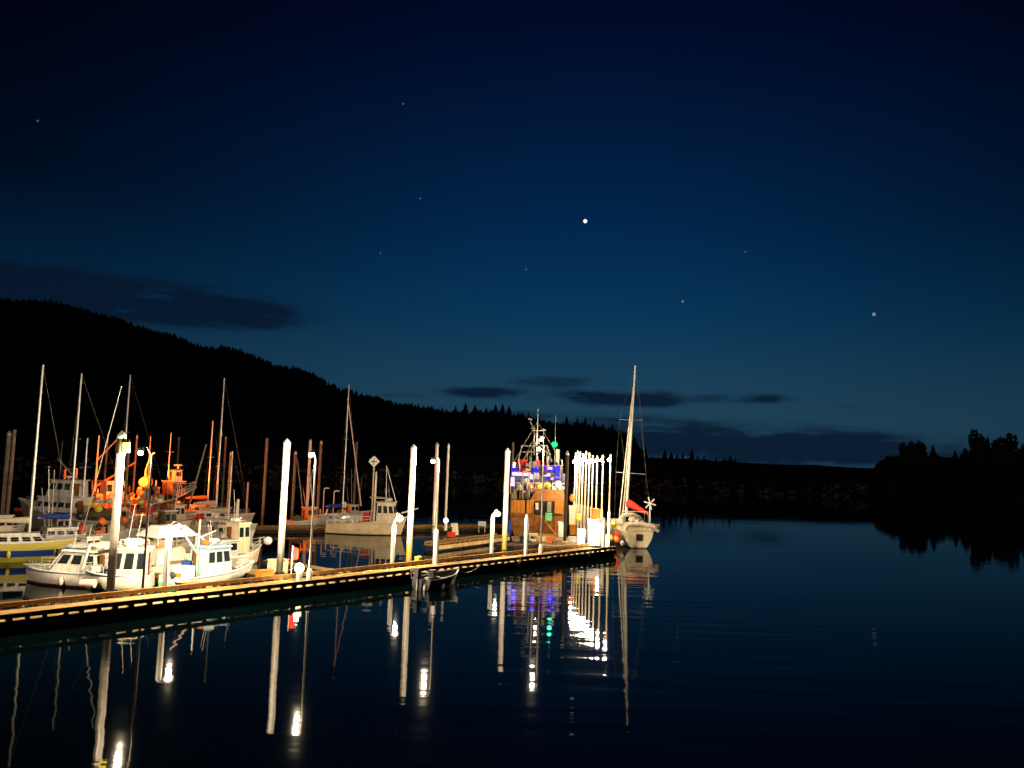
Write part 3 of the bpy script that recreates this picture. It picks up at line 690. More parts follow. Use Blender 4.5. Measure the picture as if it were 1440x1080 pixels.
def clutter(b, x0, x1, hw, zr, zd, m1='white', k=3):
    for i in range(2):
        x = random.uniform(x0, x1); y = random.uniform(-hw, hw); part('whip_antenna', MB().tube((x, y, zr), (x-.25, y, zr+random.uniform(1.2, 2.3)), .014, .008, 5), 'white', b.t)
    part('search_light', MB().tube((x1-.1, 0, zr), (x1-.1, 0, zr+.16), .03).ball((x1-.1, 0, zr+.22), .1), 'alu', b.t)
    part('roof_box', MB().box(((x0+x1)/2, hw*.4, zr+.13), (.55, .4, .22), .2), m1, b.t, False)
    part('grab_rail', MB().path([(x0+.1, -hw*.9, zr), (x0+.1, -hw*.9, zr+.1), (x1-.1, -hw*.9, zr+.1), (x1-.1, -hw*.9, zr)], .016, 5), 'alu', b.t)
    for i in range(k):
        x = random.uniform(x1+.5, b.L/2-.9); w_, z = b.sheer(x); y = random.uniform(-w_*.5, w_*.5)
        c = random.choice(['rope', 'orange', 'dark', 'blue', 'canvas', 'cream'])
        if random.random() < .5: part('rope_coil', MB().lathe((x, y, z-.1), [(.1, 0), (.24, 0), (.26, .08), (.22, .14), (.1, .12)], 12), 'rope', b.t)
        else: part('deck_gear', MB().box((x, y, z+.02), (.32, .26, .24), random.uniform(0, 3)), c, b.t, False)
    for i in range(2):
        x = -b.L/2+random.uniform(.3, 1.0); part('fishing_rod', MB().tube((x, random.uniform(-.8, .8), zd), (x-.5, random.uniform(-1, 1), zd+random.uniform(1.8, 2.6)), .012, .006, 4), 'dark', b.t)
    w_, z = b.sheer(b.L*.42)
    part('bow_cleat', MB().box((b.L*.4, 0, z+.0), (.22, .06, .1)), 'alu', b.t, False)
    part('bow_roller', MB().box((b.L*.5+.05, 0, z+.05), (.5, .14, .07)), 'alu', b.t, False)
# D cabin cruiser, bow to the dock
s_, b_ = at(166, 826, 0), at(38, 818, 0)
d_ = Boat('cabin_cruiser', 'long low white cabin cruiser lying bow-left beside the dock, left of the nearest pile', s_, b_, 2.3)
d_.hull(.80, .98, .4, .92, 3.2, .03, m='h_wstripe'); d_.cabin(-2.0, .95, .85, .7, 1.95, .85, .25, .12, 3, 2, 'gel'); d_.rail(.7, 2.4, .4)
part('targa_arch', MB().path([(-1.2, -.9, 1.0), (-1.5, -.85, 2.35), (-1.5, .85, 2.35), (-1.2, .9, 1.0)], .07), 'white', d_.t)
part('tarpaulin', MB().blob((-1.75, .1, 2.2), .62, .22, (1.25, 1.1, .5), 11, 7), 'canvas', d_.t); part('dinghy', MB().blob((-.35, .1, 2.2), .6, .12, (1.4, .8, .33), 12, 7), 'grey', d_.t)
part('foredeck_hatch', MB().box((1.5, 0, .93), (.45, .45, .08)), 'grey', d_.t, False); d_.fender((-.2,), 1, 'pink'); d_.fender((.8,), -1, 'white')
part('windscreen_frame', MB().path([(.95, -.8, .98), (.2, -.72, 1.98), (.2, .72, 1.98), (.95, .8, .98)], .035), 'white', d_.t)
s_, b_ = at(216, 829, 0)+NRM*.25, at(122, 829, 0)+NRM*.1
e_ = Boat('cabin_cruiser', 'white cruiser with tall dark windows and a pink fender, half behind the nearest pile', s_, b_, 2.2)
e_.hull(.85, 1.05, .4, .92, 3.2, .03, m='h_nstripe'); e_.cabin(-1.5, .55, .85, .75, 2.25, .25, .0, .08, 3, 2, 'cream', 'white', wz=(.3, .88)); e_.rail(.7, 1.8, .4)
part('foredeck_tub', MB().box((1.2, 0, 1.15), (.5, .7, .3)), 'gel', e_.t, False)
part('roof_rack', MB().path([(-1.3, -.7, 2.35), (-1.3, -.7, 2.65), (.2, -.7, 2.65), (.2, -.7, 2.35)], .03), 'alu', e_.t)
part('life_ring', MB().lathe((-.4, -.3, 2.4), [(.18, 0), (.34, 0), (.34, .1), (.18, .1)], 14), 'orange', e_.t)
part('fender', MB().tube((1.0, 1.28, .5), (1.75, 1.1, .5), .24, .2, 12), 'pink', e_.t); part('bundle', MB().blob((-.6, .1, 2.6), .45, .25, (1.4, 1, .5), 10, 6), 'canvas', e_.t)
s_, b_ = at(196, 816, 0)+NRM*.4, at(290, 806, 0)+NRM*.4
f_ = Boat('workboat', 'open workboat under a big white canopy roof with a canvas heap aboard', s_, b_, 2.4)
f_.hull(.8, 1.05, .4, .92, 2.6, .05, m='h_ivory')
part('canopy_roof', MB().prism([(-1.9, -1.1, 2.5), (1.1, -1.1, 2.5), (1.1, 1.1, 2.5), (-1.9, 1.1, 2.5)], [(-1.25, -.5, 3.15), (.45, -.5, 3.15), (.45, .5, 3.15), (-1.25, .5, 3.15)]), 'white', f_.t, False)
for x in (-1.7, .95):
    for y in (-1.0, 1.0): part('canopy_post', MB().tube((x, y, .7), (x, y, 2.5), .05, .05), 'cream', f_.t)
part('canvas_heap', MB().blob((-.1, -.2, 1.2), .75, .25, (1.5, .8, .75), 11, 7), 'canvas', f_.t); part('canvas_heap', MB().blob((.9, -.3, 1.0), .5, .25, (1.2, .9, .7), 11, 7), 'cream', f_.t)
part('console', MB().box((-1.2, -.3, 1.3), (.5, .7, 1.0)), 'white', f_.t, False)
part('life_ring', MB().lathe((-1.6, -1.15, 2.0), [(.14, -.05), (.28, -.05), (.28, .05), (.14, .05)], 14), 'orange', f_.t); f_.outboard(.3, 'blue', 1.2)
part('boom', MB().tube((1.0, -.9, 2.6), (2.0, -1.0, 1.9), .06, .05), 'white', f_.t); part('boom', MB().tube((1.1, -.9, 2.3), (2.4, -1.0, 2.75), .05, .04), 'white', f_.t)
for nm, lab, a0_, b0_, fs_, fb_, hm, cm, cz in (
  ('runabout', 'small pale runabout with a dark windshield behind the low cabin cruiser', (86, 800), (168, 792), .8, 1.0, 'h_white', 'gel', 1.9),
  ('runabout', 'small cream boat with a short cabin behind the canopy roof', (196, 786), (268, 778), .8, 1.1, 'h_ivory', 'cream', 2.0),
  ('runabout', 'grey open boat with a raised bow just behind the green fishing boat', (282, 792), (346, 783), .9, 1.4, 'h_gry', 'grey', 1.9),
  ('runabout', 'low pale boat lying in the gap between the pink-hulled sailboat and the green fishing boat', (268, 768), (352, 764), .8, 1.1, 'h_white', 'canvas', 1.6)):
    rb = Boat(nm, lab, at(*a0_, 0), at(*b0_, 0), 1.9); rb.hull(fs_, fb_, .4, .88, 2.3, .07, m=hm)
    cx_ = random.uniform(-.5, .2); rb.cabin(cx_-.9, cx_+.5, .65, fs_-.1, cz, .4, .1, .1, 2, 1, cm, cm, wz=(.45, .85)); rb.rail(.5, rb.L*.46, .35)
    junk(rb, -rb.L*.3, 0, fs_-.1, ['orange', 'yellow', 'white', 'cream', 'canvas', 'dark'], 6, .7); part('boat_cover', MB().blob((-rb.L*.33, 0, fs_+.15), .5, .2, (1.3, 1.2, .5), 10, 6), 'canvas', rb.t)
    rb.outboard(0, 'dark' if cm != 'grey' else 'white', 1.0)
random.seed(77)
for nm, lab, a0_, b0_, fs_, fb_, hm, cm, cz in (
  ('fishing_boat', 'small grey fishing boat with poles at the far left edge behind the yellow sailboat', (-40, 768), (28, 764), .9, 1.5, 'h_gry', 'cream', 2.2),
  ('fishing_boat', 'small cream fishing boat with poles just above the canopy roof', (196, 760), (262, 756), .9, 1.5, 'h_cream', 'rustpaint', 2.4),
  ('fishing_boat', 'rusty little fishing boat with poles left of the pink-hulled sailboat', (214, 748), (276, 744), .9, 1.6, 'h_rust', 'cream', 2.4),
  ('fishing_boat', 'dim little fishing boat with poles right of the second white pile', (408, 745), (456, 743), .9, 1.5, 'h_gry', 'orange', 2.2),
  ('fishing_boat', 'pale fishing boat with poles lying in front of the seiner', (46, 766), (122, 762), .8, 1.4, 'h_white', 'canvas', 2.0),
  ('fishing_boat', 'orange-tinted fishing boat with poles under the row of lit buoys', (130, 751), (196, 748), .9, 1.5, 'h_rust', 'canvas', 2.2),
  ('fishing_boat', 'small boat with crates and poles between the cream troller and the blue-sailed mast', (468, 734), (520, 732), .8, 1.2, 'h_ivory', 'cream', 1.9)):
    rb = Boat(nm, lab, at(*a0_, 0), at(*b0_, 0), 1.9); rb.hull(fs_, fb_, .4, .88, 2.3, .09, m=hm)
    cx_ = random.uniform(.0, .5); rb.cabin(cx_-.7, cx_+.6, .6, fs_-.1, cz, .2, .05, .08, 2, 2, cm, 'gel', wz=(.5, .85))
    for k_ in range(3):
        x_0 = random.uniform(-1.6, .8); part('trolling_pole', MB().tube((x_0, random.uniform(-.6, .6), fs_), (x_0+random.uniform(-.6, .6), random.uniform(-.8, .8), fs_+random.uniform(2.8, 5.5)), .045, .025, 6), random.choice(['alu', 'rust', 'pink', 'lampgrey']), rb.t)
    junk(rb, -rb.L*.28, 0, fs_-.1, ['orange', 'yellow', 'white', 'red', 'canvas', 'dark', 'rustpaint'], 8, .7); part('net_heap', MB().blob((-rb.L*.3, 0, fs_+.2), .5, .25, (1.3, 1.2, .7), 10, 6), 'netting', rb.t)
# G green and white fishing boat alongside the dock, bow right
s_ = at(243, 829, 0)+NRM*.35; b_ = at(352, 815, 0)+NRM*.35
g_ = Boat('fishing_boat', 'white fishing boat with pale green bottom and blue-grey cabin alongside the long dock', s_, b_, 2.3)
g_.hull(.62, 1.05, .4, .85, 2.2, .09, m='h_green', rail='white', railr=.05)
g_.cabin(-.9, .9, .85, .5, 2.2, .3, .0, .06, 3, 2, 'ltblue', 'ltblue', wz=(.5, .85)); g_.rail(1.1, 2.9, .4)
g_.mast(-1.0, .5, 3.3, .06, 'white', spread=False, stays=False); part('derrick_boom', MB().tube((-1.0, 0, 1.8), (-2.4, .1, 3.5), .07, .05), 'pink', g_.t)
part('radar', MB().lathe((.1, 0, 2.35), [(.1, 0), (.1, .12), (.3, .14), (.3, .28), (.05, .32)], 14), 'white', g_.t)
part('engine_box', MB().box((-1.9, 0, .85), (.9, .8, .7)), 'white', g_.t, False); part('barrel', MB().lathe((-1.35, .5, .55), [(.28, 0), (.3, .4), (.28, .85)], 12), 'blue', g_.t)
junk(g_, -2.3, 0, .55, ['white', 'orange', 'dark'], 4, .8); junk(g_, 1.5, 0, .8, ['white', 'pink'], 3, .7)
# H pilothouse
s_ = at(326, 805, 0)+NRM*2.4; b_ = at(390, 797, 0)+NRM*2.4
h_ = Boat('pilothouse_boat', 'small cream pilothouse boat with two square windows left of the second white pile', s_, b_, 2.2)
h_.hull(.8, 1.3, .4, .85, 2.2, .08, m='h_ivory'); h_.cabin(-.4, .65, .7, .9, 2.9, .08, .0, .05, 2, 1, 'cream', 'cream', wz=(.55, .88), over=.1); h_.rail(.7, 2.6, .5)
h_.cabin(-1.9, -.45, .8, .7, 1.8, .0, .05, .1, 2, 0, 'white', 'white')
part('anchor_buoy', MB().ball((2.7, -.3, 1.55), .3, 1, 10), 'white', h_.t); junk(h_, 1.4, 0, 1.1, ['cream', 'white'], 3, .7)
# J troller
s_ = at(462, 749, 0); b_ = at(563, 753, 0)
j_ = Boat('troller', 'cream troller with its wheelhouse forward reflected in the calm basin', s_, b_, 3.0)
j_.hull(1.0, 1.85, .7, .7, 2.2, .08, m='h_cream', deck='cream', rail='cream', railr=.06)
j_.cabin(1.3, 3.3, 1.0, 1.2, 3.2, .45, .05, .08, 3, 3, 'cream', 'cream', wz=(.5, .85)); j_.rail(-3.6, .8, .6, 'white', .03)
j_.mast(.9, 1.2, 5.0, .11, 'white', spread=False, stays=False); part('trolling_pole', MB().tube((2.2, -.8, 3.2), (1.9, 0, 6.9), .05, .03).tube((2.9, .8, 3.2), (1.9, 0, 6.9), .05, .03), 'alu', j_.t)
part('bowsprit', MB().tube((3.6, 0, 2.2), (5.3, 0, 2.75), .09, .07), 'white', j_.t); part('awning', MB().box((1.5, 0, 3.65), (1.9, 1.8, .1), 0, 0, .04), 'canvas', j_.t, False)
part('stack', MB().tube((.95, .5, 1.2), (.95, .5, 3.3), .16, .16, 12), 'dark', j_.t); part('red_gurdy', MB().box((.2, -.4, 1.7), (.6, .6, .9)), 'red', j_.t, False)
junk(j_, -1.6, 0, 1.0, ['cream', 'white', 'orange', 'canvas'], 6, 1.1)
clutter(d_, -.5, .0, .6, 2.05, .9); clutter(e_, -1.3, .2, .6, 2.35, .9); clutter(g_, -.7, .4, .6, 2.31, .7, 'orange'); clutter(h_, -.3, .4, .5, 3.0, .9); clutter(j_, 1.6, 2.7, .8, 3.3, 1.2)
# A seiner
s_ = at(150, 757, 0); b_ = at(40, 750, 0)
a_ = Boat('seiner', 'large pale seiner with two-storey wheelhouse, bow to the left', s_, b_, 3.6)
a_.hull(1.5, 3.0, .8, .8, 2.0, .16, m='h_gry', deck='grey', rail='white', railr=.08)
a_.cabin(-1.4, 2.7, 1.35, 2.1, 3.3, .7, .0, .05, 5, 2, 'gel', 'gel', wz=(.35, .7)); a_.cabin(-.9, 1.6, 1.1, 3.4, 4.75, .45, .05, .08, 3, 3, 'gel', 'gel', wz=(.45, .85)); a_.rail(1.6, 3.9, .6)
a_.mast(-1.3, 2.5, 6.0, .09, 'alu', spread=True, stays=False); part('derrick_boom', MB().tube((-1.3, 0, 4.2), (1.9, -.4, 6.6), .08, .06), 'alu', a_.t)
part('radar', MB().lathe((.3, 0, 4.85), [(.08, 0), (.08, .15), (.42, .18), (.42, .3), (.1, .35)], 14), 'white', a_.t)
part('antenna', MB().tube((.8, .5, 4.8), (.8, .5, 8.2), .015, .01, 4).tube((.2, -.5, 4.8), (.2, -.5, 7.6), .015, .01, 4), 'white', a_.t); part('net_heap', MB().blob((-3.2, 0, 1.9), 1.1, .2, (1.2, 1.1, .6), 10, 6), 'netting', a_.t)
# B1, B2 orange lit boats
s_ = at(90, 726, 0); b_ = at(176, 723, 0)
x_ = Boat('fishing_boat', 'gear-crowded fishing boat glowing orange left of the nearest white pile', s_, b_, 3.4)
x_.hull(1.3, 2.4, .7, .8, 2.2, .1, m='h_rust', deck='brown', rail='white'); x_.cabin(.4, 2.9, 1.2, 1.8, 3.8, .4, .0, .08, 3, 3, 'gel', 'gel'); x_.mast(-.3, 1.4, 7.6, .12, 'cream', spread=False, stays=False)
part('boom', MB().tube((-.3, 0, 3.2), (4.1, -.3, 6.0), .12, .09), 'orange', x_.t); part('gantry', MB().path([(-3.2, -1.2, 1.3), (-3.2, -1.2, 5.2), (-3.2, 1.2, 5.2), (-3.2, 1.2, 1.3)], .1), 'orange', x_.t)
part('derrick_boom', MB().tube((-.3, 0, 6.2), (2.6, .4, 9.2), .09, .07), 'alu', x_.t)
junk(x_, -1.8, 0, 1.4, ['orange', 'red', 'cream'], 8, 1.5); x_.rail(-3.4, 3, .7, 'orange', .04)
s_ = at(178, 728, 0); b_ = at(262, 725, 0)
y_ = Boat('fishing_boat', 'orange-lit fishing boat with high flared bow right of the sodium lamp', s_, b_, 3.6)
y_.hull(1.5, 3.3, .7, .8, 2.0, .14, m='brown', deck='brown', rail='white', railr=.09); y_.cabin(1.0, 2.9, 1.1, 2.4, 4.0, .3, .0, .08, 3, 2, 'rustpaint', 'gel'); y_.cabin(1.5, 2.4, .7, 4.1, 5.3, .1, 0, .06, 1, 2, 'gel', 'rustpaint')
y_.mast(1.0, 4.4, 5.2, .07, 'alu', spread=True, stays=False); y_.mast(-1.5, 1.5, 7.6, .09, 'rust', spread=False, stays=False); y_.rail(1.5, 4.6, .7, 'white', .03, 6)
part('radar', MB().lathe((2.2, 0, 5.5), [(.1, 0), (.1, .3), (.5, .33), (.5, .45), (.1, .5)], 12), 'white', y_.t); junk(y_, -1.8, 0, 1.6, ['orange', 'red', 'cream'], 8, 1.6)
# sodium lamp and buoys on the far float
lp, lh = upright(205, 660, 722, .5)
t = thing('sodium_lamp_pole', 'pole with the glaring orange sodium lamp among the far fishing boats', 'street lamp', (lp.x, lp.y, .5))
part('pole', MB().tube((0, 0, 0), (0, 0, lh), .09, .07, 10), 'cream', t); part('arm', MB().path([(0, 0, lh), (.5, -.1, lh+1.6), (.9, -.1, lh+1.9)], .06), 'cream', t)
hd_ = atY(203, 678, lp.y-2.6)-Vector((lp.x, lp.y, .5)); part('bracket', MB().tube((0, 0, hd_.z+.5), (hd_.x, hd_.y, hd_.z+.45), .04), 'cream', t)
part('bulb', MB().ball(hd_+Vector((0, -.2, 0)), .5, 1, 14), 'sodium', t); part('halo_dish', MB().lathe(hd_+Vector((0, .5, -.8)), [(.05, .1), (.4, .2), (.62, .5), (.68, .8), (.6, 1.15), (.3, 1.4), (.05, 1.45)], 16), 'amber', t); light('lamp_light', hd_+Vector((0, -.8, 1.0)), 15000, (1, .15, .012), .3, t);  # dish behind the bulb is an added glow shaped as its orange halo
for i, (px, py, r, m, lab) in enumerate(((108, 706, .5, 'orange', 'red-orange round buoy at the left end of the lit buoy row'), (116, 705, .42, 'yellow', 'small yellow buoy second from the left in the lit buoy row'), (127, 709, .62, 'yellow', 'large yellow buoy third from the left in the lit buoy row'),
      (139, 704, .5, 'white', 'white oval buoy left of the nearest white pile in the lit row'), (154, 705, .5, 'white', 'white oval buoy touching the nearest white pile in the view'), (181, 706, .5, 'cream', 'cream oval buoy just right of the nearest white pile'), (197, 706, .55, 'yellow', 'yellow oval buoy under the orange sodium lamp'), (211, 710, .4, 'cream', 'small cream buoy right below the sodium lamp'), (224, 704, .55, 'cream', 'large cream buoy right of the sodium lamp'))):
    p = atY(px, py, at(px, 748, .4).y+.6)
    t = thing('mooring_buoy', lab, 'buoy', (p.x, p.y, .4)); part('post', MB().tube((0, 0, 0), (0, 0, p.z-.4), .04), 'pole', t); part('float_ball', MB().ball((0, 0, p.z-.4), r*.66, .72), m, t)
# sailboats
def sail(name, lab, st, bw, Bm, fs, fb, m, mpx, mtop, mr_=.1, cover='blue', cab='gel', zb=None, wt=.6, x_off=None):
    b = Boat(name, lab, st, bw, Bm, 'sailboat'); b.hull(fs, fb, .6, wt, 1.7, .1, m=m, pw0=2.0)
    # mast position along the boat so that it shows at mpx
    best = None
    for i in range(41):
        x = -b.L*.3+i*b.L*.65/40; wp = (inv(b.t).inverted()) @ Vector((x, 0, fs+6)); 
        d2 = abs(proj(wp)[0]-mpx)
        if best is None or d2 < best[0]: best = (d2, x, wp)
    x = best[1]; wp = best[2]; z = fs+6
    for _ in range(12):
        q = proj((wp.x, wp.y, z)); z += (q[1]-mtop)*wp.y/F
    b.cabin(x-1.9, x+1.1, b.B*.3, fs-.1, fs+.55, .5, .1, .1, 4, 1, cab, cab, wz=(.3, .75), over=.02)
    b.mast(x, fs+.3, z-fs-.3, mr_, 'alu', boom=min(3.2, b.L*.36), cover=cover, bz=fs+1.3); b.rail(-b.L*.48, b.L*.48, .5, 'alu', .012, 8)
    return b
s1 = sail('sailboat', 'sailboat with yellow and blue hull and the tallest leftmost mast', at(-30, 790, 0), at(104, 786, 0), 2.6, 1.25, 1.45, 'h_yb', 50, 513, .10, 'canvas')
s1.fender((-1.2, 1.6), -1, 'yellow'); junk(s1, -1.4, 0, 1.3, ['cream', 'canvas', 'orange'], 6)
s2 = sail('sailboat', 'sailboat with blue sail cover second from the left behind the cabin cruiser', at(70, 772, 0), at(190, 766, 0), 2.5, 1.0, 1.3, 'h_gry', 103, 525, .09, 'blue')
junk(s2, 1.4, 0, 1.0, ['orange', 'yellow', 'white'], 6, .8)
s3 = sail('sailboat', 'sailboat whose mast rises right behind the nearest white pile', at(120, 741, 0), at(240, 737, 0), 2.8, 1.0, 1.3, 'h_gry', 175, 527, .11, 'canvas')
s4 = sail('sailboat', 'sailboat with faded pink hull in the middle of the marina', at(272, 741, 0), at(350, 740, 0), 2.4, 1.0, 1.35, 'pink', 308, 532, .10, 'canvas')
junk(s4, -1.5, 0, 1.0, ['orange', 'yellow', 'canvas'], 6)
s7 = sail('sailboat', 'small sailboat left of the pink-hulled one with a shorter mast', at(232, 730, 0), at(318, 728, 0), 2.4, .9, 1.2, 'h_gry', 296, 592, .10, 'orange')
s5 = sail('sailboat', 'small white sailboat with blue furled sail left of the cream troller', at(440, 741, 0), at(506, 740, 0), 2.3, .8, 1.15, 'h_white', 485, 541, .08, 'blue')
junk(s5, -1.2, 0, .9, ['yellow', 'orange', 'cream'], 6)
s8 = sail('sailboat', 'dim sailboat behind the second white pile with a thin mast', at(262, 752, 0), at(352, 755, 0), 2.4, .9, 1.2, 'h_gry', 326, 635, .06, 'canvas')
def gearstack(b, x0, x1, z, n):
    for i in range(n):
        x = random.uniform(x0, x1); y = random.uniform(-.35, .35)*b.B; hgt_ = random.uniform(.4, 1.5 if n < 15 else 2.6); k = random.random()
        c = random.choice(['orange', 'red', 'cream', 'rustpaint', 'dark', 'yellow', 'block', 'canvas'])
        if k < .4: part('gear_post', MB().tube((x, y, z), (x+random.uniform(-.3, .3), y, z+hgt_), .09), c, b.t)
        elif k < .7: part('gear_crate', MB().box((x, y, z+hgt_*.3), (random.uniform(.4, .9), .7, hgt_*.6), random.uniform(0, 3)), c, b.t, False)
        else: part('gear_buoy', MB().ball((x, y, z+random.uniform(.3, 1.6)), random.uniform(.22, .36), 1.1, 9), c, b.t)
gearstack(x_, -3.4, 3.2, 1.7, 26); gearstack(y_, -3.6, .8, 1.8, 24); gearstack(a_, -3.6, -1.6, 1.6, 9); gearstack(s3, -2.6, 2.6, 1.0, 12); gearstack(s2, -2.6, 2.2, .9, 12); gearstack(s7, -2.4, 1.8, .9, 10); gearstack(s4, -2.2, -.6, 1.0, 6); gearstack(s8, -2.2, 1.5, .8, 8); gearstack(s5, -1.9, 1.4, .8, 9)
# leaning poles / stays seen against the dark
def spar(px0, py0, px1, py1, Yv, r, m, lab, cat='pole'):
    a, b_ = atY(px0, py0, Yv), atY(px1, py1, Yv); lo = a if a.z < b_.z else b_; hi = b_ if lo is a else a
    c = Vector((lo.x, lo.y, lo.z)); single('leaning_spar', MB().tube((0, 0, 0), hi-lo, r, r*.7, 8), m, lab, cat, c)
spar(110, 770, 171, 543, 62, .035, 'alu', 'long slanting stay left of the nearest white pile')
spar(267, 708, 290, 625, 80, .10, 'rust', 'leaning brown spar left of the two middle masts')
spar(508, 712, 489, 560, 90, .06, 'pink', 'reddish slanting stay right of the blue-sailed mast')
spar(427, 728, 418, 645, 90, .07, 'rust', 'leaning dim spar right of the second white pile')
for (px, py, pyb, hx, lab) in ((456, 688, 728, 461, 'thin hooked light standard left of the blue-sailed mast'), (470, 692, 730, 477, 'short hooked light standard closer to the blue-sailed mast')):
    p, h = upright(px, py, pyb, .4); t = thing('light_standard', lab, 'pole', (p.x, p.y, .4)); part('pole', MB().tube((0, 0, 0), (0, 0, h), .07), 'pink', t); part('arm', MB().path([(0, 0, h), (.15, 0, h+.15), (.6, 0, h+.12)], .08), 'white', t)
p, h = upright(349, 678, 722, .4); single('marker_post', MB().tube((0, 0, 0), (0, 0, h), .12), 'cream', 'short pale post behind the pink-hulled sailboat', 'post', (p.x, p.y, .4))
p, h = upright(335, 702, 745, .4); single('marker_post', MB().tube((0, 0, 0), (0, 0, h), .13), 'white', 'bright white short post in front of the pink-hulled sailboat', 'post', (p.x, p.y, .4))
# diamond sign
p, h = upright(526, 655, 742, .4); t = thing('diamond_sign', 'white diamond sign on a post behind the cream troller', 'sign', (p.x, p.y, .4))
part('post', MB().tube((0, 0, 0), (0, 0, h), .08), 'canvas', t); part('sign_face', MB().box((0, -.12, h+.45), (.85, .04, .85), 0, 0, PI/4), 'white', t, False); part('sign_mark', MB().tube((0, -.15, h+.45), (0, -.165, h+.45), .09, .09, 12).box((0, -.145, h+.45), (.7, .012, .07)).box((0, -.147, h+.45), (.07, .012, .7)), 'block', t, False)
# black skiff on the near side of the dock
s_ = at(590, 829, 0)-NRM*.1; b_ = at(636, 822, 0)-NRM*.1
k_ = Boat('skiff', 'black skiff with outboard motor tied to the near side of the long dock', s_, b_, 1.7)
k_.hull(.62, .95, .25, .85, 2.1, .14, m='h_black', deck='dark', rail='alu', deckdrop=.3, railr=.04); k_.outboard(0, 'dark', 1.25)
junk(k_, -.4, 0, .35, ['dark', 'grey', 'orange'], 4, .7); part('bench_seat', MB().box((.3, 0, .5), (.3, 1.3, .05)), 'grey', k_.t, False); part('steering_console', MB().box((-.3, .2, .7), (.3, .4, .7)), 'dark', k_.t, False)
part('bow_roller', MB().ball((k_.L*.62, 0, .98), .11), 'white', k_.t); part('fender', MB().ball((-.6, -.95, .2), .13, 1.8), 'white', k_.t); part('fender', MB().ball((-1.6, -.4, .15), .12, 1.8), 'white', k_.t); part('stern_rail', MB().path([(-1.6, -.7, .6), (-1.7, -.7, 1.1), (-1.7, .7, 1.1), (-1.6, .7, .6)], .025), 'alu', k_.t)
# ------------------------------------------------------------ the big vessel
vy = at(757, 757, 0).y; V0 = at(757, 757, 0); pm = F/vy
v = thing('work_vessel', 'big work vessel seen from its wooden stern with blue deck lights and a tall mast', 'ship', (V0.x, V0.y, 0), 0)
def vx(px, py): q = atY(px, py, vy); return q.x-V0.x, q.z
def vbox(mb, x0, y0, x1, y1, d0, d1):
    a = vx(x0, y1); b_ = vx(x1, y0); ang = 0
    mb.box(((a[0]+b_[0])/2, (d0+d1)/2, (a[1]+b_[1])/2), (abs(b_[0]-a[0]), d1-d0, abs(b_[1]-a[1]))); return mb
hw = 2.85
mb = MB(); rows = []
for i in range(15):
    t_ = i/14; yy = 14*t_; w_ = hw*(1 if t_ < .55 else max(.02, 1-((t_-.55)/.45)**2)); z1 = 2.35+1.3*t_*t_
    rows.append([(w_, yy, z1), (w_*.97, yy, 1.0), (w_*.8, yy, -.3), (-w_*.8, yy, -.3), (-w_*.97, yy, 1.0), (-w_, yy, z1)])
mb.add([q for r in rows for q in r], [(i*6+j, (i+1)*6+j, (i+1)*6+(j+1) % 6, i*6+(j+1) % 6) for i in range(14) for j in range(6)]+[tuple(range(6)), tuple(range(14*6+5, 14*6-1, -1))])
part('hull', mb, 'brown', v, False)
for (a, b_, c, d2) in ((719, 703.5, 738.5, 722), (740.5, 703.5, 751, 722), (780, 704, 796.5, 722)): part('bulwark_panel', vbox(MB(), a, b_, c, d2, -.06, .04), 'ply', v, False)
mb = MB()
for x in (718, 739.5, 752, 779): vbox(mb, x-.7, 702, x+.7, 755, -.16, -.062)
vbox(mb, 717.5, 721.5, 751.5, 724, -.2, -.163); vbox(mb, 717.5, 737, 770, 738.5, -.2, -.163)
part('stern_framing', mb, 'brown', v, False)
part('stern_gap_shade', vbox(MB(), 752.5, 705, 778.5, 722, -.02, .05), 'block', v, False)  # black slab paints the shade inside the open stern gap
for (x0, y0, x1, y1, m_) in ((722, 690, 733, 702, 'netting'), (753, 707, 757, 716, 'pink'), (769, 706, 775, 720, 'rust'), (741, 690, 746, 702, 'rust'), (727, 680, 731, 702, 'rust')): part('deck_locker', vbox(MB(), x0, y0, x1, y1, -.5 if y0 > 703 else 1.2, -.1 if y0 > 703 else 1.9), m_, v, False)
for (x, y0, y1) in ((744, 664, 703), (750, 672, 703), (764, 676, 690), (776, 676, 692), (735, 664, 703), (791, 656, 692)):
    p0 = vx(x, y1); p1 = vx(x+.6, y0); part('stanchion', MB().tube((p0[0], 1.0, p0[1]), (p1[0], 1.0, p1[1]), .06), 'block' if x % 3 else 'lampgrey', v)
a, z1 = vx(745, 704); b2, z2 = vx(797.5, 690)
part('shelter_roof', MB().prism([(a, 0, z1), (b2, 0, z1), (b2, 4, z1), (a, 4, z1)], [(a+.7, .8, z2), (b2-.4, .8, z2), (b2-.4, 3.6, z2), (a+.7, 3.6, z2)]), 'brown', v, False)
part('deckhouse', vbox(MB(), 719, 667, 798, 703, 3.7, 9), 'navy', v, False)
part('lower_cabin', vbox(MB(), 755, 704, 797, 724, .9, 3.4), 'rust', v, False)
part('wheelhouse', vbox(MB(), 722, 655, 795, 667, 4.2, 8), 'navy', v, False)
for (a, b_) in ((724, 731), (733, 741), (750, 757), (769, 777), (779, 787)): part('window', vbox(MB(), a, 657, b_, 663, 4.16, 4.195), 'glass', v, False)
for (x0, y0, x1, y1, m_) in ((720, 665.5, 748, 669.5, 'violet'), (766, 667, 782, 670.5, 'violet'), (770, 673.5, 790, 675, 'bluel'), (719, 655.5, 726, 664, 'bluel'), (751, 655, 758.5, 666, 'bluel'), (766, 657, 783, 662, 'bluel'), (783.5, 656, 790, 670, 'bluel'), (744, 668, 751, 675, 'violet'), (718, 672, 724, 685, 'violet')):
    part('deck_light', vbox(MB(), x0, y0, x1, y1, 3.5, 3.62), m_, v, False)
